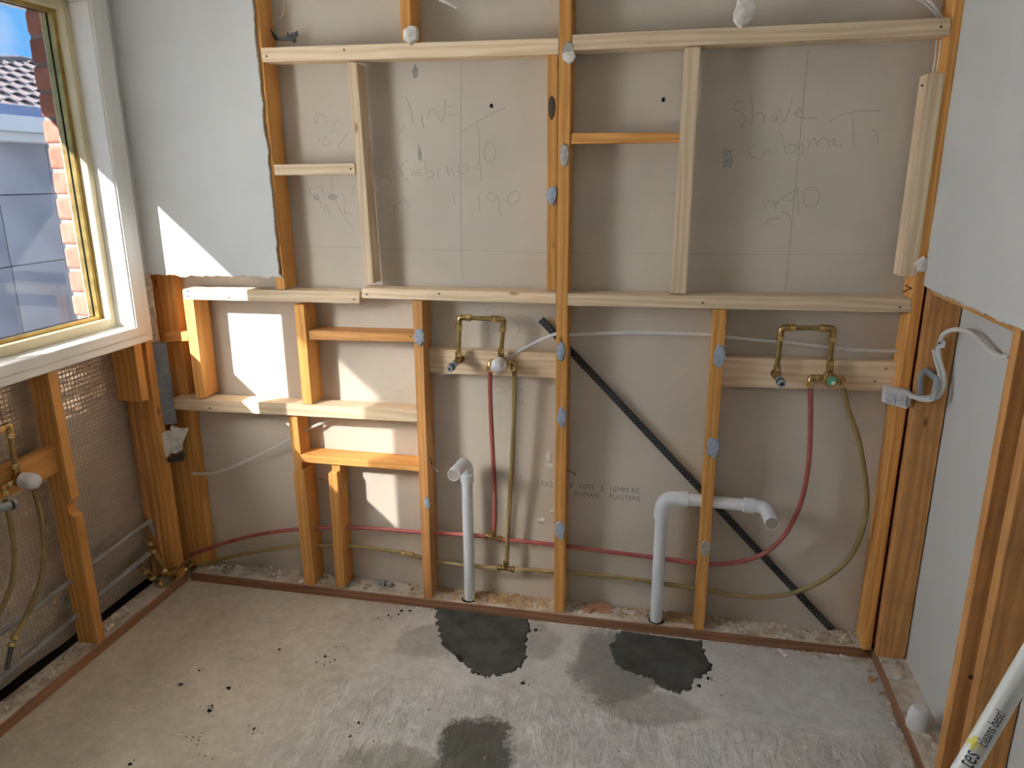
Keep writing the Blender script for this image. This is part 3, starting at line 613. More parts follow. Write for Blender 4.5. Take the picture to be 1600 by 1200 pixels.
box('jamb', (XJ - .07, Y2I - .018, Z0 - .004), (CF - .006, Y2I, Z1), M_WHITE, W1, b=.001)
sb = box('sill_board', (XJ - .07, Y2I - .018, Z0 - .022), (CF - .004, YI + .018, Z0 - .003), M_WHITE, W1, axis='y', b=.001)
box('head_board', (XJ - .07, Y2I - .018, Z1), (CF - .004, YI + .018, Z1 + .018), M_WHITE, W1, axis='y', b=.001)
MUL = -.79
def ring(name, x0, x1, y0, y1, z0, z1, w, m_, wb=None):
    wb = wb or w
    box(name, (x0, y1 - w, z0), (x1, y1, z1), m_, W1, b=.002)
    box(name, (x0, y0, z0), (x1, y0 + w, z1), m_, W1, b=.002)
    box(name, (x0, y0 + w, z0), (x1, y1 - w, z0 + wb), m_, W1, axis='y', b=.002)
    box(name, (x0, y0 + w, z1 - w), (x1, y1 - w, z1), m_, W1, axis='y', b=.002)
ring('outer_frame', -.435, XJ, Y2I, YI, Z0 - .003, Z1, .026, M_CREAM, .034)
for (a, b_) in ((MUL + .015, YI - .022), (Y2I + .022, MUL - .015)):
    ring('glazing_bead', -.449, -.428, a, b_, Z0 + .024, Z1 - .02, .018, M_GOLD)
    ring('glazing_seal', -.4535, -.4485, a, b_, Z0 + .022, Z1 - .018, .022, M_RUB)
    ring('sash', -.478, -.4535, a - .004, b_ + .004, Z0 + .02, Z1 - .016, .018, M_GOLD)
ring('brick_trim', -.495, -.478, Y2I, YI, Z0 - .003, Z1, .02, M_WHITE)
box('mullion', (-.47, MUL - .026, Z0 + .02), (XJ, MUL + .026, Z1 - .01), M_CREAM, W1, b=.003)
box('glass_pane', (-.455, MUL + .02, Z0 + .03), (-.451, YI - .03, Z1 - .03), M_GLASS, W1, b=0)['label'] = 'clear pane looking out to the brick reveal'
bm = bmesh.new(); bm.faces.new([bm.verts.new(p) for p in ((-.453, Y2I + .03, Z0 + .03), (-.453, Y2I + .03, Z1 - .03), (-.453, MUL - .02, Z1 - .03), (-.453, MUL - .02, Z0 + .03))])
og = obj('glass_pane', bm, M_OBS, W1); og['label'] = 'frosted pane'
if og.data.polygons[0].normal.x > 0: og.data.flip_normals()

# right wall -------------------------------------------------------------------
WR = empty('wall_right', (2.4, -1.0, 0)); tag(WR, 'right wall with plasterboard above and bare studs below', kind='structure')
box('backing_board', (2.441, -3.4, 0), (2.455, .2, TOP), M_PAINT, WR, b=0)['label'] = 'pale grey board behind the right studs'
rp_ = box('bottom_plate', (XR, -3.3, 0), (2.441, .0, PT - .002), M_PL, WR, axis='y', b=.002)
box('dust_layer', (XR + .006, -3.3, PT - .003), (2.441, -.03, PT), M_DUST, rp_, axis='y', b=0)
RS1 = box('stud', (XR, -.040, PT), (2.438, -.003, TOP), M_OW, WR, b=.003)
RS1b = box('stud', (XR + .012, .004, PT), (2.438, .095, TOP), M_OW, WR)
RS2 = box('stud', (XR, -.648, PT), (2.438, -.612, TOP), M_OW, WR)
RS3 = box('stud', (XR, -.765, PT), (2.438, -.728, TOP), M_OW, WR)
RS4 = box('stud', (XR, -1.36, PT), (2.438, -1.32, TOP), M_OW, WR)
box('noggin', (XR + .004, -.612, 1.292), (2.43, -.034, 1.33), M_OR, WR, axis='y')
pz = at(1447, 445, 0).z; poly = []
p0 = atx(1447, 448, XR - .01); p1 = atx(1597, 518, XR - .01)
poly.append(Vector((XR - .011, -.003, TOP))); n_ = 22
for i in range(n_): poly.append(Vector((XR - .011, -.003 + rnd.uniform(-.003, .002), TOP - (TOP - p0.z) * i / n_)))
for i in range(40):
    t = i / 39; poly.append(Vector((XR - .011, -.006 - t * 2.6, p0.z + rnd.uniform(-.004, .004))))
poly.append(Vector((XR - .011, -2.606, TOP)))
bm = prism_bm(poly, [p + Vector((.0108, 0, 0)) for p in poly]); o = obj('plasterboard', bm, M_PAINT, WR); o['label'] = 'painted plasterboard sheet cut off above the bare studs'
bm = bmesh.new()
for i in range(23, 60):
    a, b_ = poly[i], poly[i + 1]; k = Vector((rnd.uniform(.0, .002), 0, -rnd.uniform(.001, .006)))
    prism_bm([a + Vector((.001, 0, .002)), b_ + Vector((.001, 0, .002)), b_ + k, a + k], [p + Vector((.009, 0, 0)) for p in (a + Vector((.001, 0, .002)), b_ + Vector((.001, 0, .002)), b_ + k, a + k)], bm)
obj('torn_edge', bm, M_GYP, o)
box('plasterboard', (XR - .011, -3.3, .0), (XR - .0005, -2.612, TOP), M_PAINT, WR, b=0)
for p, d in (((XR + .03, -.649, .42), (-.2, -1, 0)), ((XR + .05, -.649, .30), (0, -1, 0))): nail(p, d, .004, .003, RS2)

# mortar patches in the floor -----------------------------------------------------
def patch(q, seed, th=.005):
    r_ = random.Random(seed); P = []
    for i in range(len(q)):
        a, b_ = Vector(q[i]), Vector(q[(i + 1) % len(q)]); n = max(2, int((b_ - a).length / 3)); amp = 0.6 if i == 0 else 3.2
        for k in range(n):
            p = a.lerp(b_, k / n); P.append(atz(p.x + r_.uniform(-amp, amp), p.y + r_.uniform(-amp, amp), 0.0))
    c = sum(P, Vector()) / len(P); bm = bmesh.new(); b0 = [bm.verts.new(p - Vector((0, 0, .001))) for p in P]; t0 = [bm.verts.new(p.lerp(c, .04) + Vector((0, 0, th))) for p in P]; n = len(P)
    for i in range(n): bm.faces.new((b0[i], b0[(i + 1) % n], t0[(i + 1) % n], t0[i]))
    bm.faces.new(t0); bm.faces.new(b0[::-1])
    return obj('mortar_patch', bm, M_MORT, fl)
patch([(679, 949), (826, 968), (830, 985), (822, 1000), (824, 1030), (812, 1046), (785, 1054), (757, 1058), (738, 1052), (722, 1036), (706, 1018), (690, 1008), (684, 985)], 1)['label'] = 'dark fresh mortar patch below the left waste pipe'
patch([(968, 986), (1095, 1003), (1102, 1020), (1112, 1034), (1113, 1048), (1100, 1056), (1084, 1062), (1078, 1080), (1060, 1083), (1035, 1078), (1020, 1062), (990, 1052), (962, 1040), (950, 1012)], 2)['label'] = 'dark fresh mortar patch below the right waste pipe'

#==PLUMBING==
V = Vector
# waste pipes -------------------------------------------------------------------
def pvc(name, label): 
    e = empty(name, (0, 0, 0)); tag(e, label, 'pipe', 'waste pipes'); return e
def open_end(parent, p, d, r, wall=.0028):
    d = Vector(d).normalized(); p = Vector(p)
    lathe('pipe_bore', [(r - wall, .0006), (r - wall, -.035), (0.0001, -.0351)], p, d, M_BORE, parent, 20)
    lathe('pipe_rim', [(r, -.002), (r, .001), (r - wall, .001), (r - wall, -.002)], p, d, M_PVC, parent, 20)
R_ = .0215
yp = .036
b0 = atz(726, 934, PT); b0.y = yp; x1 = at(731, 800, yp).x
w1 = empty('waste_pipe', (x1, yp, 0)); tag(w1, 'white plastic waste pipe whose open elbow points forward, left of the centre stud', 'pipe', 'waste pipes')
zt = at(731, 730, yp).z
obj('pipe', tube_bm([V((x1, yp, .0)), V((x1, yp, zt - .03))], R_ - .001, 20), M_PVC, w1, smooth=True)
endp = at(708.5, 742, -.115); top1 = V((x1 - .004, yp - .004, zt + .030))
obj('elbow', tube_bm(smooth_path([V((x1, yp, zt - .045)), V((x1, yp, zt - .004)), V((x1 - .006, yp - .022, zt + .022)), V((x1, yp, zt)).lerp(endp, .5) + V((0, 0, .014)), endp], 8), R_ + .0012, 20), M_PVC, w1, smooth=True)
lathe('socket_ring', [(R_ + .001, -.016), (R_ + .0036, -.015), (R_ + .0036, .015), (R_ + .001, .016)], (x1, yp, zt - .042), (0, 0, 1), M_PVC, w1, 20)
dv = (endp - (V((x1, yp, zt)).lerp(endp, .5) + V((0, 0, .014)))).normalized(); open_end(w1, endp, dv, R_ + .0012)
obj('floor_hole', lathe_bm([(.031, .0), (.031, .0008)], (x1 - .002, yp, PT), (0, 0, 1), 20), M_HOLE, plate)

y2 = .032; bx = at(1030, 870, y2).x
w2 = empty('waste_pipe', (bx, y2, 0)); tag(w2, 'white plastic waste pipe turning sideways through the stud to an open bend', 'pipe', 'waste pipes')
zc = at(1070, 780, y2).z; xe = at(1178, 785, y2).x
obj('pipe', tube_bm([V((bx, y2, 0)), V((bx, y2, zc - .06))], R_, 20), M_PVC, w2, smooth=True)
obj('elbow', tube_bm(corner_path(V((bx, y2, zc - .075)), V((bx, y2, zc)), V((bx + .085, y2, zc)), .045, 10), R_ + .003, 20), M_PVC, w2, smooth=True)
obj('pipe', tube_bm([V((bx + .07, y2, zc)), V((xe, y2, zc - .004))], R_, 20), M_PVC, w2, smooth=True)
e2 = at(1206, 818, -.09); el = V((xe + .038, y2, zc - .004))
lathe('socket_ring', [(R_ + .002, -.016), (R_ + .0055, -.015), (R_ + .0055, .015), (R_ + .002, .016)], (bx + .072, y2, zc), (1, 0, 0), M_PVC, w2, 20)
lathe('socket_ring', [(R_ + .002, -.016), (R_ + .0055, -.015), (R_ + .0055, .015), (R_ + .002, .016)], (bx, y2, zc - .064), (0, 0, 1), M_PVC, w2, 20)
obj('bend', tube_bm(corner_path(V((xe - .035, y2, zc - .004)), el, e2, .035, 10), R_ + .0012, 20), M_PVC, w2, smooth=True)
lathe('socket_ring', [(R_ + .001, -.019), (R_ + .0048, -.018), (R_ + .0048, .018), (R_ + .001, .019)], (xe - .016, y2, zc - .004), (1, 0, 0), M_PVC, w2, 20)
open_end(w2, e2, (e2 - el), R_ + .0012)
obj('floor_hole', lathe_bm([(.030, .0), (.030, .0008)], (bx + .002, y2, PT), (0, 0, 1), 20), M_HOLE, plate)

# water pipes ----------------------------------------------------------------------
RP = .0082
def run(px, y): return [at(u, v, yy) for (u, v), yy in zip(px, y if isinstance(y, list) else [y] * len(px))]
hw = empty('hot_water_pipe', at(770, 838, .05)); tag(hw, 'red water pipe running along the back wall through the studs', 'pipe')
tube('pipe', run([(296, 868), (340, 852), (400, 836), (470, 826.5), (520, 824.5), (580, 825.5), (660, 832), (710, 834.5), (766, 839)], .052), RP, M_RED, hw)
tube('pipe', run([(776, 841.5), (865, 851), (950, 862), (1030, 872), (1085, 879.5), (1130, 881), (1180, 871), (1220, 843), (1248, 795), (1262, 735), (1266, 670), (1266, 608)], [.052, .052, .052, .05, .048, .044, .04, .036, .034, .034, .034, .034]), RP, M_RED, hw)
tube('riser', run([(765.5, 582), (766.5, 640), (770.5, 720), (773, 780), (772, 836)], [.03, .034, .042, .048, .052]), RP, M_RED, hw)
def tee(parent, u, v, y, ang=0.06):
    c = at(u, v, y); t = empty('x') if False else None
    dx = V((1, 0, -ang))
    obj('tee_fitting', lathe_bm([(.0105, -.034), (.0125, -.032), (.0125, -.02), (.0098, -.018), (.0098, .018), (.0125, .02), (.0125, .032), (.0105, .034)], c, dx, 14, lathe_bm([(.0098, 0), (.0098, .016), (.0125, .018), (.0125, .03), (.0105, .032)], c, (0, 0, 1), 14)), M_BRASS, parent, smooth=True)
tee(hw, 771, 840, .052, .1)
cw = empty('cold_water_pipe', at(792, 888, .05)); tag(cw, 'olive water pipe running along the back wall below the red one', 'pipe')
tube('pipe', run([(310, 884), (360, 870), (420, 859), (480, 853), (545, 853), (600, 859), (640, 866), (672, 875), (720, 882.5), (776, 888)], .052), RP, M_OLIVE, cw)
tube('pipe', run([(806, 889), (870, 893.5), (960, 901), (1030, 911), (1085, 919), (1140, 929), (1190, 933), (1240, 926), (1290, 904), (1330, 868), (1351, 815), (1354, 765), (1342, 690), (1327, 645), (1318, 606)], [.052, .052, .052, .05, .05, .048, .044, .042, .04, .04, .04, .04, .04, .038, .034]), RP, M_OLIVE, cw)
tube('riser', run([(803.5, 580), (803, 650), (799, 740), (794, 820), (792, 874)], [.03, .034, .04, .048, .052]), RP, M_OLIVE, cw)
tee(cw, 791, 888, .052, .03)
for u, v in ((631, 864), (643, 867)): collar(at(u, v, .052), (1, 0, -.15), M_BRASS, cw, .0118, .02)

# shower mixers -----------------------------------------------------------------------
def mixer(label, pl, TLp, TRp, BLp, BRp, nose, body, hot, cold, y, cap, ax=at, out=V((0, -1, 0))):
    """bent brass riser loop: pl unused; pixel corners on the plane given by ax(u, v, y)."""
    a, b_, c, d = ax(*TLp, y), ax(*TRp, y), ax(*BLp, y), ax(*BRp, y)
    e = empty('shower_mixer', (a + b_ + c + d) / 4); tag(e, label, 'mixer', 'shower mixers')
    def leg(p, q, n0): obj('riser_pipe', tube_bm([p, q], .0082, 14), M_BRPIPE, e, smooth=True)
    u1 = (c - a).normalized(); u2 = (d - b_).normalized(); h = (b_ - a).normalized()
    leg(a + u1 * .03, c, 0); leg(b_ + u2 * .03, d, 0); obj('cross_pipe', tube_bm([a + h * .03, b_ - h * .03], .0082, 14), M_BRPIPE, e, smooth=True)
    obj('elbow', tube_bm(corner_path(a + u1 * .032, a, a + h * .032, .010, 6), .0102, 14), M_BRASS, e, smooth=True)
    obj('elbow', tube_bm(corner_path(b_ + u2 * .032, b_, b_ - h * .032, .010, 6), .0102, 14), M_BRASS, e, smooth=True)
    for p, dd in ((a + u1 * .034, u1), (a + h * .034, h), (b_ + u2 * .034, u2), (b_ - h * .034, h), (c, u1), (d, u2)): collar(p, dd, M_BRASS, e, .0128, .019)
    # outlet elbow and plastic test plug
    q = c + u1 * .022; obj('outlet_elbow', tube_bm(corner_path(c + u1 * .004, q, q + out * .03, .008, 5), .0105, 14), M_BRASS, e, smooth=True)
    obj('wall_plate', lathe_bm([(.017, 0), (.017, .004)], q - out * .016, out, 16), M_BRASS, e)
    nd = (nose - q).normalized(); ln = (nose - q).length
    pg = lathe('test_plug', [(.0095, .010), (.0122, .014), (.0122, ln - .016), (.0138, ln - .015), (.0138, ln - .003), (.0125, ln), (.0065, ln), (.0065, ln - .012)], q, nd, M_GREYP, e, 16)
    lathe('seal', [(.0144, ln - .017), (.0144, ln - .010)], q, nd, M_RUB, pg, 16); lathe('plug_bore', [(.0062, ln - .003), (.0062, ln - .0025)], q, nd, M_HOLE, pg, 12)
    # valve body
    B = body
    obj('valve_body', lathe_bm([(.019, -.028), (.021, -.024), (.021, .006), (.0235, .008), (.0235, .016), (.0205, .018), (.0205, .026)], B, out, 20, tube_bm([d - u2 * .004, B - out * .012], .0115, 14)), M_BRASS, e, smooth=True)
    for tgt in (hot, cold):
        mid = V((tgt.x, tgt.y, B.z)) if abs(out.y) > .5 else V((tgt.x, tgt.y, B.z))
        mid = mid - out * .006; obj('side_arm', tube_bm(corner_path(B - out * .008, mid, tgt, .008, 5), .0098, 14), M_BRASS, e, smooth=True)
        collar(B.lerp(mid, .62) - out * .004, mid - B, M_BRASS, e, .0122, .012); collar(tgt, (0, 0, 1), M_BRASS, e, .0122, .02)
    if cap == 'cap':
        lathe('protective_cap', [(.0245, .010), (.0252, .022), (.0248, .042), (.022, .056), (.015, .064), (.0001, .0665)], B, out, M_CAP, e, 24)
    else:
        lathe('bezel', [(.0185, .024), (.0185, .029), (.0155, .029), (.0155, .024)], B, out, M_BRASS, e, 24)
        g = lathe('cartridge_disc', [(.0155, .024), (.0155, .0275)], B, out, M_GREEN, e, 24); g['label'] = 'green cartridge disc'
        box('cartridge_stem', (B.x + .000, B.y - .034, B.z - .011), (B.x + .010, B.y - .024, B.z - .001), M_WHITE, e, b=.001)
    return e
ym = .028
mixer('brass shower mixer with a white cap, left of the centre stud', None, (718, 496), (787, 499), (716.5, 553), (783, 547), at(702, 577, -.035), at(782, 567, ym - .004), at(765.5, 575, ym), at(803, 575, ym), ym, 'cap')
mixer('brass shower mixer with a green disc, right of the centre stud', None, (1221, 512), (1302, 513), (1214, 575), (1297, 567), at(1222, 601, -.025), at(1297, 592, ym - .004), at(1266, 600, ym), at(1317, 599, ym), ym, 'disc')
xm = -.345
hx = atx(52, 762, xm); B3 = atx(32, 750, xm)
mixer('brass shower mixer with a white cap below the window', None, (-72, 712), (14, 663), (-66, 800), (23, 728), atx(26, 787, xm + .05) + V((0, 0, 0)), B3, atx(8, 772, xm), V((xm, hx.y, B3.z - .03)), xm, 'cap', atx, V((1, 0, 0)))
cb = empty('cold_water_pipe', atx(20, 870, xm)); tag(cb, 'olive water pipe hanging from the mixer below the window, nearest the image edge', 'pipe', 'loose pipes below the window')
tube('pipe', [atx(u, v, xm - .01) for u, v in ((8, 782), (16, 815), (22, 860), (20, 905), (8, 940), (-12, 975))], RP, M_OLIVE, cb)
cc = empty('cold_water_pipe', atx(60, 870, xm)); tag(cc, 'olive water pipe with a brass end joiner hanging below the window', 'pipe', 'loose pipes below the window')
PA = [atx(u, v, xm - .012) for u, v in ((54, 766), (64, 810), (69, 855), (64, 905), (48, 948), (30, 984), (22, 1002))]
tube('pipe', PA, RP, M_OLIVE, cc); dd = PA[-1] - PA[-2]
collar(atx(22, 996, xm - .012), dd, M_BRASS, cc, .0125, .016); collar(atx(18, 1008, xm - .012), dd, M_BRASS, cc, .0125, .014)
tube('pipe_tail', [atx(18, 1008, xm - .012), atx(11, 1046, xm - .012)], .0075, M_DSTEEL, cc, sub=0)

# grey service pipes along the foil and the brass joints in the corner
ga = empty('grey_service_pipe', (-.42, -.5, .29)); tag(ga, 'upper grey water pipe along the foil below the window', 'pipe', 'grey pipes along the foil')
tube('pipe', [V((-.405, -1.5, .26)), V((-.405, -.8, .27)), V((-.402, -.4, .295)), V((-.40, -.12, .315)), V((-.40, -.098, .30)), V((-.395, -.09, .25))], .009, M_POLY, ga)
gb = empty('grey_service_pipe', (-.42, -.5, .15)); tag(gb, 'lower grey water pipe along the foil below the window', 'pipe', 'grey pipes along the foil')
tube('pipe', [V((-.41, -1.5, .10)), V((-.41, -.8, .125)), V((-.408, -.38, .16)), V((-.405, -.10, .185))], .011, M_POLY, gb)
def joint(label, pp, rings, r=.0105):
    e = empty('brass_joint', pp[len(pp) // 2]); tag(e, label, 'pipe fitting', 'brass joints in the corner')
    tube('pipe', pp, r, M_BRPIPE, e, sub=4)
    for i, t in rings:
        p = pp[i].lerp(pp[i + 1], t); collar(p, pp[i + 1] - pp[i], M_BRASS, e, .0158, .02)
    return e
j1 = [atx(234, 846, -.395), atx(240, 860, -.39), atx(247, 873, -.375), atx(258, 891, -.36), atx(265, 895, -.345), at(282, 884, -.03), at(296, 872, .02)]
joint('brass pipe joint dropping from the upper grey pipe in the corner', j1, ((0, .1), (0, .95), (3, .1), (5, .7)))
j2 = [atx(216, 884, -.405), atx(228, 892, -.395), atx(244, 906, -.38), atx(255, 917, -.36), atx(264, 913, -.345), at(280, 897, -.03), at(300, 882, .03)]
joint('brass pipe joint dropping from the lower grey pipe in the corner', j2, ((0, .9), (1, .6), (2, .5), (5, .4)))

# steel brace ------------------------------------------------------------------------------
sa, sb_ = at(845, 499, .088), at(1300, 984, .088); dv = (sb_ - sa).normalized(); nv = V((-dv.z, 0, dv.x)) if dv.x > 0 else V((dv.z, 0, -dv.x)); nv.normalize()
hwid = .0125
bm = prism_bm([sa - nv * hwid, sb_ - nv * hwid, sb_ + nv * hwid, sa + nv * hwid], [p + V((0, .003, 0)) for p in (sa - nv * hwid, sb_ - nv * hwid, sb_ + nv * hwid, sa + nv * hwid)])
prism_bm([sa + nv * hwid, sb_ + nv * hwid, sb_ + nv * (hwid - .002), sa + nv * (hwid - .002)], [p + V((0, -.014, 0)) for p in (sa + nv * hwid, sb_ + nv * hwid, sb_ + nv * (hwid - .002), sa + nv * (hwid - .002))], bm)
eb = empty('steel_brace', sb_); tag(eb, 'dark perforated steel brace running diagonally behind the studs', 'brace')
obj('strap', bm, M_DSTEEL, eb)
ln = (sb_ - sa).length; bm = bmesh.new()
for i in range(int(ln / .0145)):
    for s, r_ in ((-.45, .0036), (.3, .0036)):
        p = sa + dv * (.008 + i * .0145 + (.007 if s > 0 else 0)) + nv * hwid * s - V((0, .0004, 0))
        lathe_bm([(r_, 0), (r_, .0005)], p, (0, -1, 0), 6, bm)
o = obj('perforation', bm, M_HOLE, eb); o['kind'] = 'stuff'

#==DETAILS==
# cables ------------------------------------------------------------------------------------
def cable(label, pts, r=.004, flat=None, m_=M_CABLE, name='cable', group='cables in the framing'):
    o = tube(name, pts, r, m_, None, 8, 8, flat); return tag(o, label, 'cable', group)
cable('white flat cable crossing behind the centre stud towards the right corner', run([(786, 566), (815, 546), (868, 522), (890, 523), (990, 520), (1112, 523), (1136, 527), (1240, 536), (1340, 547), (1402, 549)], [.06, .055, .05, .05, .075, .055, .055, .075, .07, .06]), flat=(.0055, .003))
cable('white cable from the left corner stud up to the short stud', run([(301, 740), (340, 738), (390, 718), (430, 698), (470, 676), (500, 662), (520, 656)], [.05, .06, .06, .055, .06, .07, .085]), flat=(.0055, .0035))
cable('thin wire sagging from the shelf rail to the left mixer', run([(512, 640), (560, 628), (610, 612), (650, 596), (680, 588), (706, 582)], [.075, .075, .07, .06, .05, .03]), .0012, m_=M_BOARD)
cable('thin stray wire hanging at the top left', run([(442, -10), (443, 15), (438, 28), (428, 31), (424, 30)], .07), .0018, m_=M_BOARD)
cable('pale cable looping over the top right rail, upper of two', run([(1415, -12), (1440, 2), (1460, 18), (1466, 30)], [.07, .07, .06, .05]), .004)
cable('pale cable looping over the top right rail, lower of two', run([(1436, -12), (1458, 8), (1472, 28)], [.07, .06, .05]), .004)
cable('pale cable dropping behind the chamfered packer, left of two', run([(1464, 62), (1462, 85), (1457, 116), (1455, 130)], .06), .0035)
cable('pale cable dropping behind the chamfered packer, right of two', run([(1470, 62), (1468, 85), (1463, 114), (1461, 130)], .06), .0035)
# torn paper and dark scrap at the top left
o = lump([(678, -8), (690, -2), (702, 4), (716, 13), (714, 15), (700, 8), (686, 2)], .06, M_PLAS, None, 'torn_paper', .003); tag(o, 'torn strip of white paper at the top of the back wall', 'paper')
te_ = empty('black_tape_scrap', at(450, 55, .07)); tag(te_, 'crumpled black tape scrap beside the top left stud', 'scrap')
for q_, y_ in (([(110, 215), (130, 240), (165, 285), (205, 300), (190, 318), (150, 315), (128, 265)], .07), ([(185, 292), (240, 285), (300, 290), (318, 318), (300, 338), (270, 318), (180, 320)], .055), ([(245, 300), (250, 250), (258, 290), (275, 262), (300, 258), (326, 240), (328, 285), (305, 300)], .06)):
    lump(zm(400, 0, 5, [q_])[0], y_, M_DSTEEL, te_, 'fold', .006)
# torn paper stuck at left of the centre stud
# power point box, cables and clip at the right corner
bx_ = empty('power_socket', at(1400, 621, -.04)); tag(bx_, 'back of a white power socket hanging on its cables at the right corner', 'socket')
q = [(1381, 602), (1424, 611), (1418, 640), (1378, 629)]
P = [at(u, v, -.045) for u, v in q]; bm = prism_bm(P, [p + V((.002, .018, 0)) for p in P]); bev(bm, .003, 2); obj('housing', bm, M_CAP, bx_)
ex, ez = (P[1] - P[0]), (P[3] - P[0])
def sub(s0, s1, t0, t1, th, name, m_):
    Q = [P[0] + ex * s + ez * t for s, t in ((s0, t0), (s1, t0), (s1, t1), (s0, t1))]; b2 = prism_bm([p + V((0, -th, 0)) for p in Q], [p + V((0, .002, 0)) for p in Q]); bev(b2, .0015); return obj(name, b2, m_, bx_)
for i in range(2):
    for j in range(2):
        sub(.08 + i * .40, .42 + i * .40, .36 + j * .32, .60 + j * .32, .008, 'terminal_block', M_CAP); sub(.14 + i * .40, .36 + i * .40, .44 + j * .32, .52 + j * .32, .0086, 'terminal_slot', M_GREYP)
sub(.05, .95, .06, .28, .005, 'rim', M_CAP); sub(.86, .98, .30, .9, .010, 'cable_clamp', M_GREYP)
ys = -.055
cable('white twin cable from the power socket up to the hole in the right stud, outer', run([(1420, 616), (1440, 624), (1462, 622), (1474, 606), (1474, 585), (1468, 562), (1466, 542)], [-.05, -.07, -.08, -.075, -.06, -.05, -.045]), .0075, None)
cable('white twin cable from the power socket up to the hole in the right stud, inner', run([(1420, 620), (1440, 621), (1458, 618), (1468, 603), (1468, 585), (1462, 562), (1458.5, 546)], [-.05, -.065, -.072, -.07, -.06, -.05, -.042]), .0055, None)
hz = [(1467, 540), (1472, 525), (1486, 516), (1500, 515), (1520, 522), (1540, 540), (1556, 553), (1575, 558)]
cable('white cable arching from the right stud behind the next stud', [at(1467, 540, -.04), at(1473, 524, -.06), at(1486, 516, -.08), atx(1502, 515.5, 2.40), atx(1522, 524, 2.41), atx(1541, 542, 2.415), atx(1558, 555, 2.42), atx(1578, 558, 2.425)], .0068)
cl = empty('cable_clip', at(1470, 537, -.045)); tag(cl, 'white plastic clip holding the cable on the right stud', 'clip')
box('saddle', tuple(at(1463, 542, -.04) - V((0, .012, 0))), tuple(at(1476, 532, -.04) + V((0, .006, 0))), M_CAP, cl, b=.002)
nail(at(1465, 535, -.04) + V((0, -.008, 0)), (0, -1, 0), .006, .0015, cl)
hk = tube('cable_hook', run([(1438, 618), (1437, 600), (1440, 585), (1447, 580), (1456, 587), (1463, 593), (1461, 608), (1457, 625)], [-.045, -.05, -.052, -.052, -.055, -.065, -.085, -.09]), .005, M_GREYP, None, 8, 6, (.009, .004)); tag(hk, 'grey plastic strap loop hanging on the right corner stud', 'strap')
# plumbing test plug, off-cut and cap lying on the plates
f0 = atz(592, 909, PT + .011); f1 = atz(613, 914, PT + .011); dd = f1 - f0
tp = empty('pipe_plug', (f0.x, f0.y, PT)); tag(tp, 'grey threaded plastic pipe plug lying on the bottom plate', 'plug')
lathe('barrel', [(.007, 0), (.0105, .001), (.0105, .032)], f0, dd, M_GREYP, tp); lathe('seal', [(.011, .032), (.011, .036)], f0, dd, M_RUB, tp); lathe('thread', [(.0085, .036), (.0085, dd.length), (.004, dd.length), (.004, dd.length - .01)], f0, dd, M_GREYP, tp)
oc = [(908, 954), (934, 947), (954, 948), (954, 960), (938, 960), (934, 956), (927, 956), (922, 960)]
P = [atz(u, v, PT) for u, v in oc]; bm = prism_bm([p + V((0, 0, .018)) for p in P], P); o = obj('timber_offcut', bm, M_TILE); tag(o, 'small orange timber offcut on the bottom plate right of the centre stud', 'offcut')
c0 = atz(1430, 1136, PT); ce_ = lathe('mixer_cap', [(.0001, 0), (.026, .0005), (.0285, .006), (.0285, .045), (.026, .062), (.018, .072), (.0001, .0755)], c0, (.06, -.04, 1), M_CAP, segs=28); tag(ce_, 'loose white plastic mixer cap lying on the right bottom plate', 'cap')
# packer slivers on the window sill
P = [atx(u, v, -.33) for u, v in ((0, 0),)]
def sliver(q, z, th, label):
    P = [atz(u, v, z) for u, v in q]; bm = prism_bm([p + V((0, 0, th)) for p in P], P); o = obj('wood_sliver', bm, M_PA); tag(o, label, 'wood scrap', 'wood slivers on the sill')
sliver([(128, 512), (160, 514), (203, 505), (196, 502), (160, 509)], Z0 - .003, .006, 'long pale wood sliver lying on the window sill')
sliver([(165, 505), (178, 503), (176, 501), (166, 502)], Z0 - .003, .012, 'short wood chip in the far corner of the window sill')

# crumbs --------------------------------------------------------------------------------------
r5 = random.Random(5)
def scat(n, f, smin, smax):
    out = []
    for _ in range(n):
        x, y, z = f(); out.append((x, y, z, 1.25 * (smin + (smax * 1.35 - smin) * r5.random() ** 3)))
    return out
chips('plaster_crumbs', scat(330, lambda: (r5.uniform(-.28, .28), .012 + .08 * r5.random() ** .6, PT), .003, .018) + scat(200, lambda: (r5.uniform(.28, .56), r5.uniform(.01, .09), PT), .003, .012), M_CHIP, 'pale plaster crumbs on the back plate near the left corner')
chips('plaster_crumbs', scat(420, lambda: (r5.uniform(1.28, 1.56), r5.uniform(.02, .09), PT), .003, .009) + scat(380, lambda: (r5.uniform(1.80, 2.32), r5.uniform(.01, .09), PT), .003, .013), M_CHIP, 'pale plaster crumbs on the back plate right of the centre stud')
chips('sawdust', scat(900, lambda: (r5.gauss(.98, .12), .02 + .075 * r5.random(), PT), .002, .010) + scat(700, lambda: (r5.gauss(1.66, .08), .03 + .065 * r5.random(), PT + r5.random() * .004), .002, .009), M_SAW, 'yellow sawdust heaped on the back plate round the waste pipes')
chips('plaster_crumbs', scat(300, lambda: (r5.uniform(-.418, -.36), -.30 - abs(r5.gauss(0, .3)), PT), .003, .016), M_CHIP, 'pale plaster crumbs on the left bottom plate')
chips('plaster_crumbs', scat(330, lambda: (XR - .002 - .03 * r5.random() ** 2, r5.uniform(-1.0, -.0), 0), .003, .011) + scat(150, lambda: (2.1 + .24 * r5.random(), -.002 - .03 * r5.random() ** 2, 0), .003, .011) + scat(40, lambda: (r5.uniform(XR + .01, 2.43), r5.uniform(-.6, -.05), PT), .004, .018), M_CHIP, 'pale plaster crumbs along the right plate and corner')
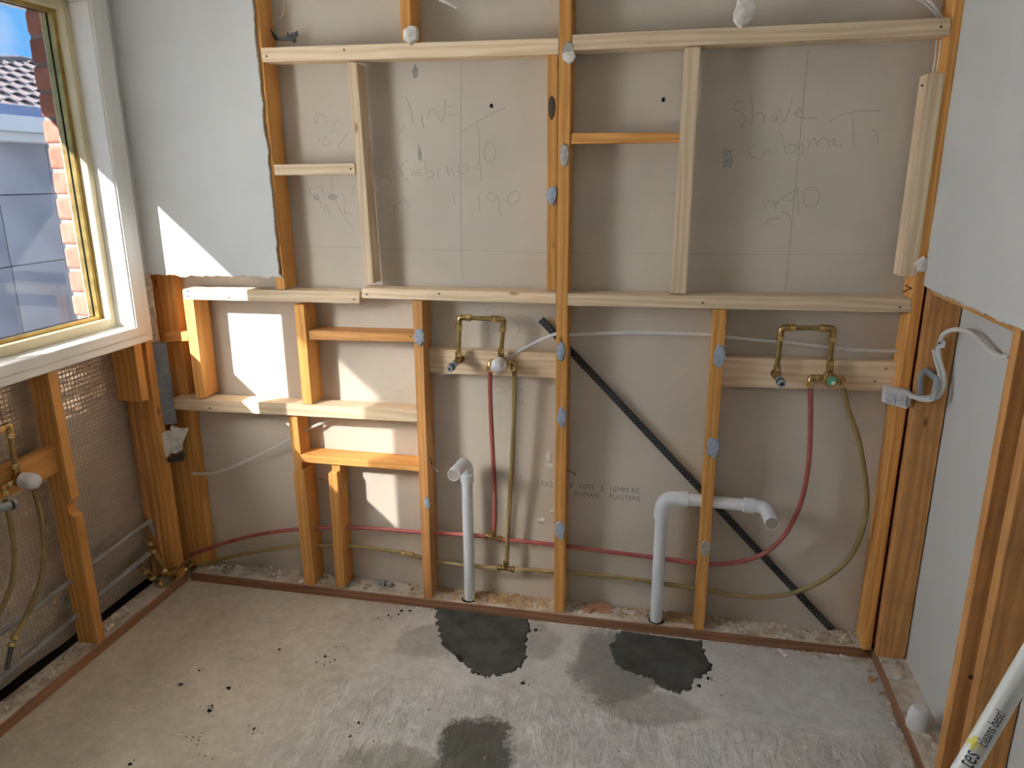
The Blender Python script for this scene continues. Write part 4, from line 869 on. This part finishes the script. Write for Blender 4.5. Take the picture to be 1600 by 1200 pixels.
chips('plaster_crumbs', scat(380, lambda: (r5.uniform(.4, 2.1), -.002 - .035 * r5.random() ** 2, 0), .002, .007) + scat(140, lambda: (r5.uniform(0, 2.2), r5.uniform(-.9, -.05), 0), .002, .006), M_CHIP, 'fine plaster crumbs scattered on the concrete floor')
sp = [(311, 1048), (331, 1103), (327, 1111), (283, 1070), (358, 1075), (436, 1015), (508, 1026), (523, 1031), (494, 1035), (302, 1152), (321, 1181), (398, 1138), (310, 1157), (204, 1194), (525, 1010), (561, 1130), (548, 1150), (607, 962), (612, 966), (627, 955), (623, 960), (838, 985), (842, 978), (816, 1068), (819, 1063), (1106, 1060), (1092, 1072), (640, 955), (396, 1140)]
chips('mortar_splashes', [(*atz(u, v, 0)[:2], -.001, .006 + .012 * r5.random()) for u, v in sp for _ in (0,)] + [(*(atz(u + r5.gauss(0, 9), v + r5.gauss(0, 5), 0))[:2], -.001, .003 + .004 * r5.random()) for u, v in sp for _ in range(4)], M_SPLAT, 'black mortar specks splashed on the concrete floor')
def bit(q, z, th, m_, name, label, cat):
    P = [atz(u, v, z) for u, v in q]; bm = prism_bm([p + V((0, 0, th)) for p in P], P); o = obj(name, bm, m_); return tag(o, label, cat)
bit([(1215, 1015), (1219, 1014), (1232, 1026), (1227, 1028)], 0, .004, M_PLAS, 'plaster_chip', 'white plaster stick on the floor below the right bay', 'debris')
bit([(1304, 1184), (1308, 1183), (1311, 1188), (1307, 1190)], 0, .005, M_PLAS, 'plaster_chip', 'small white plaster chip near the bottom edge of the floor', 'debris')
bit([(1394, 1059), (1403, 1057), (1410, 1060), (1404, 1063), (1396, 1063)], PT, .006, M_PLAS, 'plaster_chip', 'white plaster chip on the right plate near the corner', 'debris')
bit([(1356, 1060), (1362, 1060), (1367, 1065), (1360, 1068), (1355, 1064)], 0, .012, M_SAW, 'timber_knot', 'brown wood knot at the right edge of the floor', 'debris')

# mop pole leaning on the right wall ------------------------------------------------------------
pc = CP + ray(1555, 1120) * .87; pd = ((CP + ray(1585, 1070) * .87) - (CP + ray(1525, 1172) * .87)).normalized()
foot = pc - pd * (pc.z - .004) / pd.z; tip = pc + pd * ((XR - .024 - pc.x) / pd.x); RPo = .0122
mp_ = empty('mop', (foot.x, foot.y, 0)); tag(mp_, 'white mop pole with printed lettering leaning on the right wall', 'mop')
tube('pole', [foot, tip], RPo, M_POLE, mp_, 28, 0)
toc = (CP - pc); toc = (toc - pd * toc.dot(pd)).normalized(); side = pd.cross(toc)   # toward camera, and across
def wrap(bm, s0, a0, m_, name, th=.0003, sx=1.0):
    for v_ in bm.verts:
        s = s0 + v_.co.x * sx; ang = a0 + v_.co.y / RPo
        v_.co = pc + pd * s + (toc * math.cos(ang) - side * math.sin(ang)) * (RPo + th)
    return obj(name, bm, m_, mp_)
def fine(bm):
    bmesh.ops.triangulate(bm, faces=bm.faces); bmesh.ops.subdivide_edges(bm, edges=[e for e in bm.edges if e.calc_length() > .003], cuts=2); return bm
def along(u, v):   # distance along the pole of a photo point
    d = ray(u, v); w0 = CP - pc; b_ = d.dot(pd); a_ = d.dot(d); return (a_ * pd.dot(w0) - b_ * d.dot(w0)) / (a_ - b_ * b_)
s_c, s_t, s_e = along(1546, 1172), along(1520, 1206), along(1574, 1117)
tb = fine(text_bm('cleans best!', .0165)); wd = max(v_.co.x for v_ in tb.verts); wrap(tb, s_c, -.62, M_NAVY, 'lettering', sx=(s_e - s_c) / wd)
tb = fine(text_bm('tes', .028)); bmesh.ops.translate(tb, verts=tb.verts, vec=(0, 0, 0)); wd = max(v_.co.x for v_ in tb.verts); wrap(tb, along(1521, 1203), -.55, M_NAVY, 'lettering', sx=(along(1540, 1186) - along(1521, 1203)) / wd)
bm = bmesh.new()
for cx_, cy_, rx_, ry_, an in ((0, .006, .0065, .0035, .9), (.002, -.002, .0065, .0035, -.5), (.007, .003, .005, .003, .2)):
    vs = [bm.verts.new((cx_ + rx_ * math.cos(t) * math.cos(an) - ry_ * math.sin(t) * math.sin(an), cy_ + rx_ * math.cos(t) * math.sin(an) + ry_ * math.sin(t) * math.cos(an), 0)) for t in [2 * math.pi * k / 14 for k in range(14)]]
    bm.faces.new(vs)
wrap(bm, along(1540, 1177), .25, M_YEL, 'leaf_mark')

#==OUTSIDE==
M_GRASS = plain('gravel_ground', (0.30, 0.28, 0.26), (0.2, 0.19, 0.18), rough=.95, scale=20)
M_WALLN = plain('weathered_grey_concrete', (0.50, 0.49, 0.51), (0.34, 0.335, 0.355), rough=.9, scale=1.4, bstr=.2)
M_CORR = plain('blue_roof_steel', (0.03, 0.05, 0.11), (0.022, 0.037, 0.085), rough=.45)
M_RTILE = plain('brown_grey_roof_tile', (0.27, 0.23, 0.225), (0.2, 0.17, 0.17), rough=.85, scale=3)
gr = box('ground', (-16, -8, -.45), (-.60, 16, -.30), M_GRASS, b=0); tag(gr, 'gravel ground outside the window', kind='structure')
ev = box('eave', (-1.06, -6, 2.30), (-.59, 4, 2.42), M_WHITE, b=0); tag(ev, 'white boxed eave over the window', kind='structure')
XN = -4.0
gz = at(62, 203, 0); zg = atx(30, 205, XN).z
nb = empty('neighbour_garage', (XN, 4, -.3)); tag(nb, 'grey concrete garage with a blue steel roof seen through the window', 'building')
nwz = zg - .05
# panels of the side wall with open joints
yy = 1.2; k = 0
while yy < 8.5:
    zz = -.3; 
    while zz < nwz - .01:
        h = min(.6, nwz - zz); box('wall_panel', (XN - .1, yy, zz), (XN, yy + .59, zz + h - .008), M_WALLN, nb, b=.004); zz += .6
    yy += .6
box('wall_core', (XN - .14, 1.2, -.3), (XN - .015, 8.5, nwz), M_DSTEEL, nb, b=0)
box('fascia', (XN - .02, 1.2, zg - .10), (XN + .22, 8.5, zg - .02), M_WHITE, nb, b=.01)
bm = bmesh.new(); prof = [(XN + .20, zg - .02), (XN + .32, zg - .02), (XN + .33, zg + .10), (XN + .31, zg + .10), (XN + .30, zg + .01), (XN + .22, zg + .01), (XN + .21, zg + .10), (XN + .19, zg + .10)]
prism_bm([V((x, 1.2, z)) for x, z in prof], [V((x, 8.5, z)) for x, z in prof], bm); obj('gutter', bm, M_WHITE, nb)
bm = bmesh.new(); ny = 240; rows = []; zfar = atx(0, 163, XN - 1.2).z
for i in range(ny + 1):
    y = 1.2 + 7.3 * i / ny; w = .018 * math.cos(2 * math.pi * y / .12)
    rows.append([bm.verts.new((XN + .26, y, zg + .09 + w)), bm.verts.new((XN - 1.2, y, zfar + w)), bm.verts.new((XN - 1.2, y, zfar - .04 + w)), bm.verts.new((XN + .26, y, zg + .06 + w))])
for i in range(ny):
    for k in range(4): bm.faces.new((rows[i][k], rows[i][(k + 1) % 4], rows[i + 1][(k + 1) % 4], rows[i + 1][k]))
bm.faces.new(rows[0]); bm.faces.new(rows[-1][::-1]); obj('roof_sheet', bm, M_CORR, nb, smooth=True)
# tiled house behind
XH = -8.0
nh = empty('neighbour_house', (XH, 9, -.3)); tag(nh, 'house with a brown-grey tiled hip roof behind the blue roof', 'building')
e0 = atx(0, 175, XH).z; rz = atx(25, 94, XH - 2.4).z
box('wall', (XH - 5, 3.0, -.3), (XH - .4, 20, e0), M_WALLN, nb, b=0)
yr = atx(24, 94, XH - 2.4).y
V0 = [V((XH, 2.0, e0)), V((XH, 21, e0)), V((XH - 2.4, 17, rz)), V((XH - 2.4, yr, rz)), V((XH - 4.8, 2.0, e0)), V((XH - 4.8, 21, e0))]
bm = bmesh.new(); v = [bm.verts.new(p - V((0, 0, .012))) for p in V0]
for f in ((0, 1, 2, 3), (4, 3, 2, 5), (0, 3, 4), (1, 5, 2), (0, 4, 5, 1)): bm.faces.new([v[i] for i in f])
obj('roof_deck', bm, M_RTILE, nb if False else nh)
# tiles, each with its own lapped edge, on the slope that shows
tb = bmesh.new(); sl_ = V((-2.4, 0, rz - e0)); L_ = sl_.length; nrow = int(L_ / .28); uu = sl_.normalized(); nn = V((rz - e0, 0, 2.4)).normalized()
tiles = []
tm = None
for r_ in range(nrow + 1):
    t = r_ / nrow
    ya = 2.0 + (yr - 2.0) * t
    y = ya + .1 + (.15 if r_ % 2 else 0)
    while y < min(14.5, 21 - 4 * t):
        tiles.append((t, y)); y += .30
me = None
pr_ = [(-.15, .0), (-.10, .028), (-.05, .034), (0, .02), (.05, .006), (.10, .004), (.15, .012)]
bm = bmesh.new(); lo = [bm.verts.new((a, -.16, b_ + .028)) for a, b_ in pr_]; hi = [bm.verts.new((a, .17, b_)) for a, b_ in pr_]; lo2 = [bm.verts.new((a, -.16, b_ + .004)) for a, b_ in pr_]
for i in range(6): bm.faces.new((lo[i], lo[i + 1], hi[i + 1], hi[i])); bm.faces.new((lo2[i], lo2[i + 1], lo[i + 1], lo[i]))
me = D.meshes.new('roof_tile'); bm.to_mesh(me); bm.free(); me.materials.append(M_RTILE)
def vis(p):
    d = p - CP; z_ = d.dot(FW); return -40 < 800 + FPX * d.dot(RT) / z_ < 75 and 60 < 600 - FPX * d.dot(UP) / z_ < 215
rest = []; rot = Matrix(((0, uu.x, nn.x, 0), (1, 0, 0, 0), (0, uu.z, nn.z, 0), (0, 0, 0, 1)))
cnt = 0
for t, y in tiles:
    p = V((XH, y, e0)) + sl_ * t + nn * .01; p.y = y
    if vis(p) and cnt < 290:
        o = D.objects.new('roof_tile', me); COL.objects.link(o); setw(o, Matrix.Translation(p) @ rot, nh); cnt += 1
bm = tube_bm([V0[3], V0[2]], .09, 8); obj('ridge_cap', bm, M_RTILE, nh); bm = tube_bm([V0[0], V0[3]], .08, 8); obj('hip_cap', bm, M_RTILE, nh)
bpy.context.view_layer.update()
